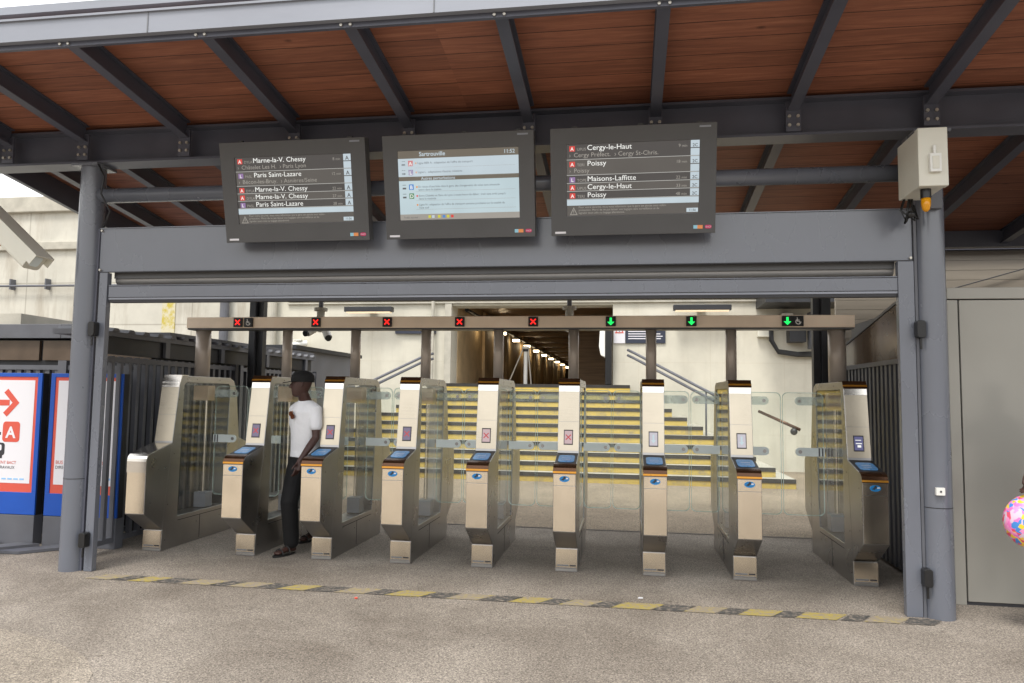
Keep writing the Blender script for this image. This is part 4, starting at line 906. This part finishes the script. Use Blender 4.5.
# metal ramp feet of the panels on the paving
t = empty('floor_plate', (-4.9, -.25, 0), 'dark metal floor plates with gaps lying in front of the poster panels', 'plate')
for k in range(3):
    m = MB(); m.add([(x, y, z) for z in (.004, .03) for x, y in ((-5.6 + .45 * k, -.42), (-5.35 + .45 * k, -.42), (-5.0 + .45 * k, -.05), (-5.25 + .45 * k, -.05))], [(0, 1, 2, 3), (4, 7, 6, 5), (0, 4, 5, 1), (1, 5, 6, 2), (2, 6, 7, 3), (3, 7, 4, 0)], 'fence'); m.build('plate', t)
# big bullet camera on the far left on its own post
t = empty('security_camera', (-4.1, -1.1, 2.7), 'large white bullet camera hanging at the upper left edge of the frame', 'camera')
d0, d1 = Vector((-4.55, -1.0, 3.30)), Vector((-3.90, -1.0, 2.74))
dr = (d1 - d0).normalized()
q = dr.to_track_quat('X', 'Z').to_matrix().to_4x4(); q.translation = d0
L_ = (d1 - d0).length
m = MB(q); m.prism(rrect(-.095, .095, -.12, .045, .03), 'X', 0, L_ - .02, 'box'); m.build('camera_housing', t, bevel=.004)
m = MB(q); m.prism([(-.105, .05), (.105, .05), (.105, .062), (-.105, .062)], 'X', -.02, L_ + .03, 'box'); m.box(-.02, L_ + .03, .098, .105, -.04, .05, 'box'); m.box(-.02, L_ + .03, -.105, -.098, -.04, .05, 'box'); m.build('sun_shield', t)
m = MB(q); m.prism(rrect(-.05, .05, -.08, .02, .02), 'X', L_ - .02, L_ - .015, 'bracket'); m.build('lens_window', t)
m = MB(); m.tube([(-4.32, -1.0, 3.02), (-4.34, -.99, 2.92), (-4.5, -.9, 2.9), (-4.66, -.86, 2.92)], .028, 'box', 12); m.sphere((-4.33, -1.0, 2.93), .05, 'gold', 12, 8); m.build('camera_bracket', t, smooth=True)
m = MB(); m.tube([(-4.8, -.84, 0), (-4.8, -.84, 3.63)], .09, 'slate', 20); tag(m.build('camera_column', smooth=True), 'round slate column just outside the left edge that carries the bullet camera', 'column')

# right side: corrugated fence, smoked screen, grey sheet panels, boards
t = empty('grooved_fence', (3.85, 1.0, 0), 'dark grooved metal fence with a smoked upper panel behind the right end gate', 'fence')
m = MB(); y = -.38
while y < 2.25:
    m.prism([(3.82, y), (3.82, y + .06), (3.86, y + .08), (3.86, y + .12), (3.88, y + .12), (3.88, y)], 'Z', .03, 1.93, 'fence'); y += .12
m.build('grooved_sheet', t)
m = MB(); m.box(3.80, 3.87, -.4, 2.25, 1.93, 1.975, 'fence'); m.build('rail', t)
m = MB(); m.prism([(-.35, 1.98), (2.2, 1.98), (2.2, 2.215), (.6, 2.49), (-.35, 2.52)], 'X', 3.84, 3.86, 'brown_glass'); m.build('smoked_panel', t)
m = MB(); m.prism([(-.35, 2.525), (.6, 2.495), (2.2, 2.22), (2.2, 2.245), (.6, 2.52), (-.35, 2.55)], 'X', 3.83, 3.87, 'fence'); m.build('top_trim', t)
t = empty('sheet_metal_wall', (5.6, -.4, 0), 'smooth grey sheet metal wall right of the round column', 'wall')
m = MB(); m.box(3.965, 9, -.44, -.38, .025, 2.40, 'panelgrey'); m.build('door_panel', t, bevel=.004)
m = MB(); m.box(3.87, 3.95, -.45, -.38, 0, 2.40, 'panelgrey'); m.build('door_frame', t, bevel=.004)
m = MB(); m.box(3.87, 9, -.455, -.38, 2.408, 2.50, 'panelgrey'); m.build('top_band', t, bevel=.004)
m = MB(); m.box(3.951, 9, -.435, -.37, 0, .022, 'seal'); m.box(3.951, 3.964, -.42, -.37, .025, 2.4, 'seal'); m.build('seal', t)
m = MB(); m.box(3.9, 9, -.36, 2.2, 0, 2.45, 'fence'); m.build('rear_box', t)
t = empty('board_wall', (6, 3.2, 0), 'tan horizontal board wall above the grey sheet panels on the right', 'wall')
m = MB(); z = 0.05
while z < 3.42: m.box(3.95, 10, 3.0, 3.06, z, z + .118, 'boards'); z += .122
m.build('boards', t)
m = MB(); m.box(3.9, 10, 2.9, 3.1, 3.46, 3.56, 'slate_dark'); m.build('top_rail', t)
m = MB(); m.tube([(4.6, 2.95, 2.75), (5.2, 2.95, 2.95), (6.4, 2.95, 3.3)], .008, 'dark', 6); m.tube([(4.6, 2.95, 2.75), (5.2, 2.95, 2.62)], .008, 'dark', 6); tag(m.build('thin_cable'), 'thin dark cable crossing the tan boards on the right', 'cable')
m = MB(); m.box(4.5, 16, WY + .7, WY + 1, 3, 7, 'white'); m.box(7.1, 7.25, WY + .6, WY + .7, 3, 8, 'dark'); m.box(9.2, 16, WY + .62, WY + .7, 3, 7, 'redp'); tag(m.build('far_train'), 'strip of pale and red carriage side seen far behind the right roof edge', 'train')

# ------------------------------------------------------------------ people
def limb(m, pts, rs, k, n=14):
    """tapered limb with rounded ends"""
    P = [Vector(p) for p in pts]; out_p = []; out_r = []
    def rr(r): return r if isinstance(r, tuple) else (r, r)
    r0 = rr(rs[0]); d = (P[0] - P[1]).normalized(); e0 = min(r0)
    for a in (.98, .8, .45): out_p.append(P[0] + d * e0 * a); s_ = sqrt(1 - a * a); out_r.append((r0[0] * s_, r0[1] * s_))
    for p, r in zip(P, rs): out_p.append(p); out_r.append(rr(r))
    r1 = rr(rs[-1]); d = (P[-1] - P[-2]).normalized(); e1 = min(r1)
    for a in (.45, .8, .98): out_p.append(P[-1] + d * e1 * a); s_ = sqrt(1 - a * a); out_r.append((r1[0] * s_, r1[1] * s_))
    m.tube(out_p, 0, k, n, True, out_r)
def loft(m, rings, k, n=20):
    """rings: (centre, right vec, fwd vec, rx, ry)"""
    vs = []; fs = []
    for c, a, b, rx, ry in rings:
        for j in range(n):
            t_ = 2 * pi * j / n; vs.append(Vector(c) + Vector(a) * cos(t_) * rx + Vector(b) * sin(t_) * ry)
    for i in range(len(rings) - 1):
        for j in range(n): fs.append((i * n + j, i * n + (j + 1) % n, (i + 1) * n + (j + 1) % n, (i + 1) * n + j))
    fs += [tuple(range(n - 1, -1, -1)), tuple(range((len(rings) - 1) * n, len(rings) * n))]
    m.add(vs, fs, k)
def fuse(o, vox, sm=4):
    r = o.modifiers.new('fuse', 'REMESH'); r.mode = 'VOXEL'; r.voxel_size = vox; r.use_smooth_shade = True
    s_ = o.modifiers.new('relax', 'SMOOTH'); s_.factor = .5; s_.iterations = sm
def hand(m, w_, d, out_, k, s_=1.0, curl=.5):
    """palm + five fingers; w_ wrist, d direction of the hand, out_ direction the thumb points"""
    w_, d, o = Vector(w_), Vector(d).normalized(), Vector(out_).normalized(); nrm = d.cross(o).normalized()
    limb(m, [w_, w_ + d * .045 * s_, w_ + d * .085 * s_], [(.026 * s_, .018 * s_), (.036 * s_, .016 * s_), (.036 * s_, .014 * s_)], k)
    for j, (off, ln) in enumerate(((.028, .07), (.010, .078), (-.009, .072), (-.027, .058))):
        b0 = w_ + d * .082 * s_ + o * off * s_; d1 = (d + nrm * curl * .35).normalized(); d2 = (d + nrm * curl * 1.1).normalized(); d3 = (d * .6 + nrm * curl * 2).normalized()
        p1 = b0 + d1 * ln * .45 * s_; p2 = p1 + d2 * ln * .32 * s_; p3 = p2 + d3 * ln * .25 * s_
        limb(m, [b0, p1, p2, p3], [.0095 * s_, .009 * s_, .0085 * s_, .0075 * s_], k, 8)
    b0 = w_ + d * .025 * s_ + o * .022 * s_; p1 = b0 + (d * .6 + o * .8).normalized() * .04 * s_; p2 = p1 + (d * .9 + o * .25 + nrm * .3).normalized() * .03 * s_
    limb(m, [b0, p1, p2], [.012 * s_, .010 * s_, .0085 * s_], k, 8)
def person(label, root, f, face, J, top, legs, capcol=None, extras=True):
    """J: joints in world coordinates; f body forward, face head forward"""
    Z = Vector((0, 0, 1)); f = Vector(f).normalized(); r = f.cross(Z).normalized(); fc = Vector(face).normalized(); fr = fc.cross(Z).normalized()
    t = empty('person', root, label, 'person')
    P, C, HD = Vector(J['pelvis']), Vector(J['chest']), Vector(J['head'])
    m = MB()
    # torso
    loft(m, [(P - Z * .09, r, f, .12, .09), (P, r, f, .165, .115), (P + (C - P) * .4, r, f, .14, .10), (P + (C - P) * .75, r, f, .155, .115), (C, r, f, .155, .115), (C + Z * .05, r, f, .12, .09), (C + Z * .11, r, f, .06, .055)], 'skin')
    nb = C + Z * .08 - f * .01; limb(m, [nb, HD - Z * .09 - fc * .01], [.062, .055], 'skin')
    # head
    loft(m, [(HD + Z * z + fc * y, fr, fc, a, b) for z, y, a, b in ((-.13, .04, .025, .025), (-.115, .033, .046, .055), (-.07, .016, .064, .082), (-.02, .005, .074, .096), (.03, -.003, .080, .103), (.07, -.008, .074, .096), (.10, -.01, .05, .065), (.12, -.01, .015, .02))], 'skin')
    limb(m, [HD + fc * .09 + Z * .01, HD + fc * .112 - Z * .028], [.010, .015], 'skin', 8)      # nose
    limb(m, [HD + fc * .082 - Z * .058 + fr * .02, HD + fc * .088 - Z * .056, HD + fc * .082 - Z * .058 - fr * .02], [.007, .010, .007], 'skin', 8)   # lips
    for s_ in (-1, 1):
        limb(m, [HD + fr * s_ * .073 + Z * .018 - fc * .005, HD + fr * s_ * .076 - Z * .022 + fc * .003], [(.008, .017), (.007, .011)], 'skin', 8)  # ears
    for sd_, s_ in (('R', 1), ('L', -1)):
        sh = C + r * s_ * .15 + Z * .02; el = Vector(J['elbow' + sd_]); wr = Vector(J['wrist' + sd_])
        limb(m, [sh, sh + (el - sh) * .5, el], [.052, .045, .036], 'skin'); limb(m, [el, el + (wr - el) * .35, wr], [.037, .038, .024], 'skin')
        hand(m, wr, (wr - el).normalized() * .5 - Z * .8, f, 'skin', 1.0)
        hp = P + r * s_ * .09 - Z * .05; kn = Vector(J['knee' + sd_]); an = Vector(J['ankle' + sd_]); to = Vector(J['toe' + sd_])
        limb(m, [hp, kn], [.085, .055], 'skin'); limb(m, [kn, kn + (an - kn) * .3, an], [.055, .055, .036], 'skin')
        fd = (to - an); fd.z = 0; fd.normalize(); side = fd.cross(Z)
        hl = Vector((an.x, an.y, to.z + .012)) - fd * .03
        limb(m, [hl, (hl + to) / 2 + Z * .012, to], [(.032, .025), (.038, .026), (.042, .016)], 'skin')
        limb(m, [an, hl + fd * .03 + Z * .01], [.034, .03], 'skin')
    b = m.build('body', t); fuse(b, .006, 3)
    # face details
    m = MB()
    for s_ in (-1, 1):
        e = HD + fr * s_ * .03 + fc * .079 + Z * .006; m.sphere(tuple(e), .011, 'whitep', 10, 6); m.sphere(tuple(e + fc * .007), .006, 'black', 8, 5)
    m.build('eyes', t, smooth=True)
    # shirt
    m = MB()
    loft(m, [(P - Z * .015, r, f, .176, .135), (P + Z * .05, r, f, .170, .13), (P + (C - P) * .4, r, f, .165, .125), (P + (C - P) * .75, r, f, .172, .13), (C + Z * .0, r, f, .168, .125), (C + Z * .045, r, f, .135, .105), (C + Z * .085, r, f, .095, .085), (C + Z * .112, r, f, .072, .07)], top)
    for sd_, s_ in (('R', 1), ('L', -1)):
        sh = C + r * s_ * .15 + Z * .015; el = Vector(J['elbow' + sd_]); limb(m, [C + r * s_ * .07 + Z * .045, sh, sh + (el - sh) * .3, sh + (el - sh) * .55], [.07, .066, .064, .064], top)
    b = m.build('shirt', t); fuse(b, .009, 5)
    # trousers
    m = MB()
    loft(m, [(P - Z * .13, r, f, .15, .11), (P - Z * .04, r, f, .172, .125), (P + Z * .03, r, f, .165, .12)], legs)
    for sd_, s_ in (('R', 1), ('L', -1)):
        hp = P + r * s_ * .088 - Z * .06; kn = Vector(J['knee' + sd_]); an = Vector(J['ankle' + sd_])
        limb(m, [hp, hp + (kn - hp) * .5, kn, kn + (an - kn) * .5, an + (kn - an) * .06], [.11, .102, .086, .08, .076], legs)
    b = m.build('trousers', t); fuse(b, .009, 5)
    # shoes (open sandals)
    for sd_ in 'RL':
        an, to = Vector(J['ankle' + sd_]), Vector(J['toe' + sd_]); fd = (to - an); fd.z = 0; fd.normalize(); side = fd.cross(Z); zb = to.z - .018
        c = Vector((an.x, an.y, 0)) - fd * .045
        m = MB(); n = 18; Lf = (Vector((to.x, to.y, 0)) - c).length + .055; pts = []
        for j in range(n):
            a = 2 * pi * j / n; u = (1 - cos(a)) / 2; wv = sin(a) * (.036 + .014 * u); q_ = c + fd * (u * Lf - .01) + side * wv; pts.append((q_.x, q_.y))
        m.prism(pts, 'Z', zb - .022, zb + .002, 'black')
        for u in (.38, .68):
            q0 = c + fd * u * Lf; h_ = .055 if u < .5 else .04
            m.tube([q0 + side * .05 + Z * (zb), q0 + side * .04 + Z * (zb + h_ * .8), q0 + Z * (zb + h_ + .012), q0 - side * .04 + Z * (zb + h_ * .8), q0 - side * .05 + Z * zb], 0, 'black', 8, True, [(.012, .006)] * 5)
        m.build('sandal', t)
    if capcol:
        m = MB(); ov = []
        loft(m, [(HD + Z * z - fc * .008, fr, fc, a, b) for z, a, b in ((.018, .090, .114), (.05, .092, .117), (.088, .086, .108), (.118, .064, .082), (.134, .034, .042), (.138, .005, .005))], capcol)
        n = 12; br = [HD + Z * .026 + fr * .08 * cos(a) + fc * (.06 + .125 * sin(a)) - Z * .022 * sin(a) for a in [pi * j / n for j in range(n + 1)]]
        vs = br + [v + Z * .008 for v in br]; k_ = n + 1
        m.add(vs, [tuple(range(k_)), tuple(range(2 * k_ - 1, k_ - 1, -1))] + [(j, j + k_, j + 1 + k_, j + 1) for j in range(n)], capcol); m.build('cap', t, smooth=False)
    else:
        m = MB(); loft(m, [(HD + Z * z - fc * .012, fr, fc, a, b) for z, a, b in ((.02, .080, .098), (.06, .082, .104), (.10, .06, .08), (.13, .02, .03))], 'black'); m.build('hair', t, smooth=True)
    return t, r, f, C
J = dict(pelvis=(-1.885, .28, .96), chest=(-1.86, .19, 1.40), head=(-1.88, .13, 1.675),
         elbowR=(-2.07, .42, 1.15), wristR=(-2.05, .36, .89), elbowL=(-1.70, .10, 1.15), wristL=(-1.79, -.06, .93),
         kneeR=(-1.955, .10, .51), ankleR=(-1.95, .17, .10), toeR=(-2.02, .0, .035), kneeL=(-1.87, .46, .50), ankleL=(-2.03, .86, .12), toeL=(-2.075, .69, .035))
p1, pr, pf, pc = person('man in white T-shirt, black trousers, black cap and sandals walking out through a gate lane', (-1.9, .3, 0), (-.42, -.91, 0), (-.86, -.5, 0), J, 'shirt', 'trousers', 'trousers')
m = MB(); c0 = pc + pf * .138 + Vector((0, 0, -.02)) + pr * .03
for s_ in (-1, 1):
    n = 12; cc = c0 + Vector((0, 0, -.028 * (s_ < 0))) + pr * .012 * s_
    m.tube([cc, cc + pf * .012], .026, 'sunlens', n)
m.tube([c0 + Vector((0, 0, .03)), c0 + Vector((0, 0, .015))], .004, 'gold', 6); m.build('sunglasses', p1)
t = empty('bag', (-2.05, .32, .4), 'small black bag hanging from the hand of the man in white', 'bag')
m = MB(); m.box(-2.10, -2.0, .24, .42, .42, .62, 'black'); m.build('pouch', t, bevel=.02)
m = MB(); m.tube([(-2.05, .27, .61), (-2.05, .33, .84), (-2.05, .39, .61)], .006, 'black', 8); m.build('strap', t)

J2 = dict(pelvis=(4.50, -1.1, .94), chest=(4.50, -1.1, 1.36), head=(4.50, -1.12, 1.63),
          elbowR=(4.19, -1.1, 1.22), wristR=(4.06, -1.2, 1.10), elbowL=(4.76, -1.1, 1.12), wristL=(4.8, -1.16, .88),
          kneeR=(4.42, -1.14, .5), ankleR=(4.41, -1.08, .09), toeR=(4.38, -1.22, .033), kneeL=(4.6, -1.14, .5), ankleL=(4.6, -1.04, .09), toeL=(4.62, -1.18, .033))
person('person at the right edge, only a dark hand above a colourful round bag showing', (4.5, -1.1, 0), (0, -1, 0), (-.2, -1, 0), J2, 'navy', 'trousers')
def flower_mat():
    m, n, l, p = base('floral_print'); tc = N(n, 'ShaderNodeTexCoord')
    v = N(n, 'ShaderNodeTexVoronoi'); v.inputs['Scale'].default_value = 42; v.inputs['Randomness'].default_value = 1
    no = N(n, 'ShaderNodeTexNoise'); no.inputs['Scale'].default_value = 9; l.new(tc.outputs['Object'], no.inputs[0])
    mxv = N(n, 'ShaderNodeMixRGB'); mxv.inputs[0].default_value = .12; l.new(tc.outputs['Object'], mxv.inputs[1]); l.new(no.outputs['Color'], mxv.inputs[2]); l.new(mxv.outputs[0], v.inputs[0])
    sp = N(n, 'ShaderNodeSeparateColor'); l.new(v.outputs['Color'], sp.inputs[0])
    rp = N(n, 'ShaderNodeValToRGB'); rp.color_ramp.interpolation = 'CONSTANT'; e = rp.color_ramp.elements
    e[0].color = srgb(235, 120, 190); e[1].position = .3; e[1].color = srgb(240, 205, 60)
    for pos_, c in ((.45, srgb(230, 80, 110)), (.6, srgb(70, 140, 215)), (.72, srgb(240, 150, 200)), (.86, srgb(215, 190, 210))): x = e.new(pos_); x.color = c
    l.new(sp.outputs[0], rp.inputs[0]); l.new(rp.outputs[0], p.inputs['Base Color']); p.inputs['Roughness'].default_value = .35; return m
MT['floral'] = flower_mat()
t = empty('round_bag', (4.08, -1.2, .58), 'round bag with pink, yellow and blue floral print held at the right edge', 'bag')
m = MB(); m.sphere((4.075, -1.2, .77), (.188, .12, .188), 'floral', 28, 18); m.build('bag_body', t, smooth=True)
m = MB(); m.tube([(4.04, -1.2, .94), (4.05, -1.2, .985), (4.08, -1.2, 1.0), (4.12, -1.2, .98), (4.13, -1.2, .94)], .008, 'redp', 8); m.build('bag_handle', t, smooth=True)
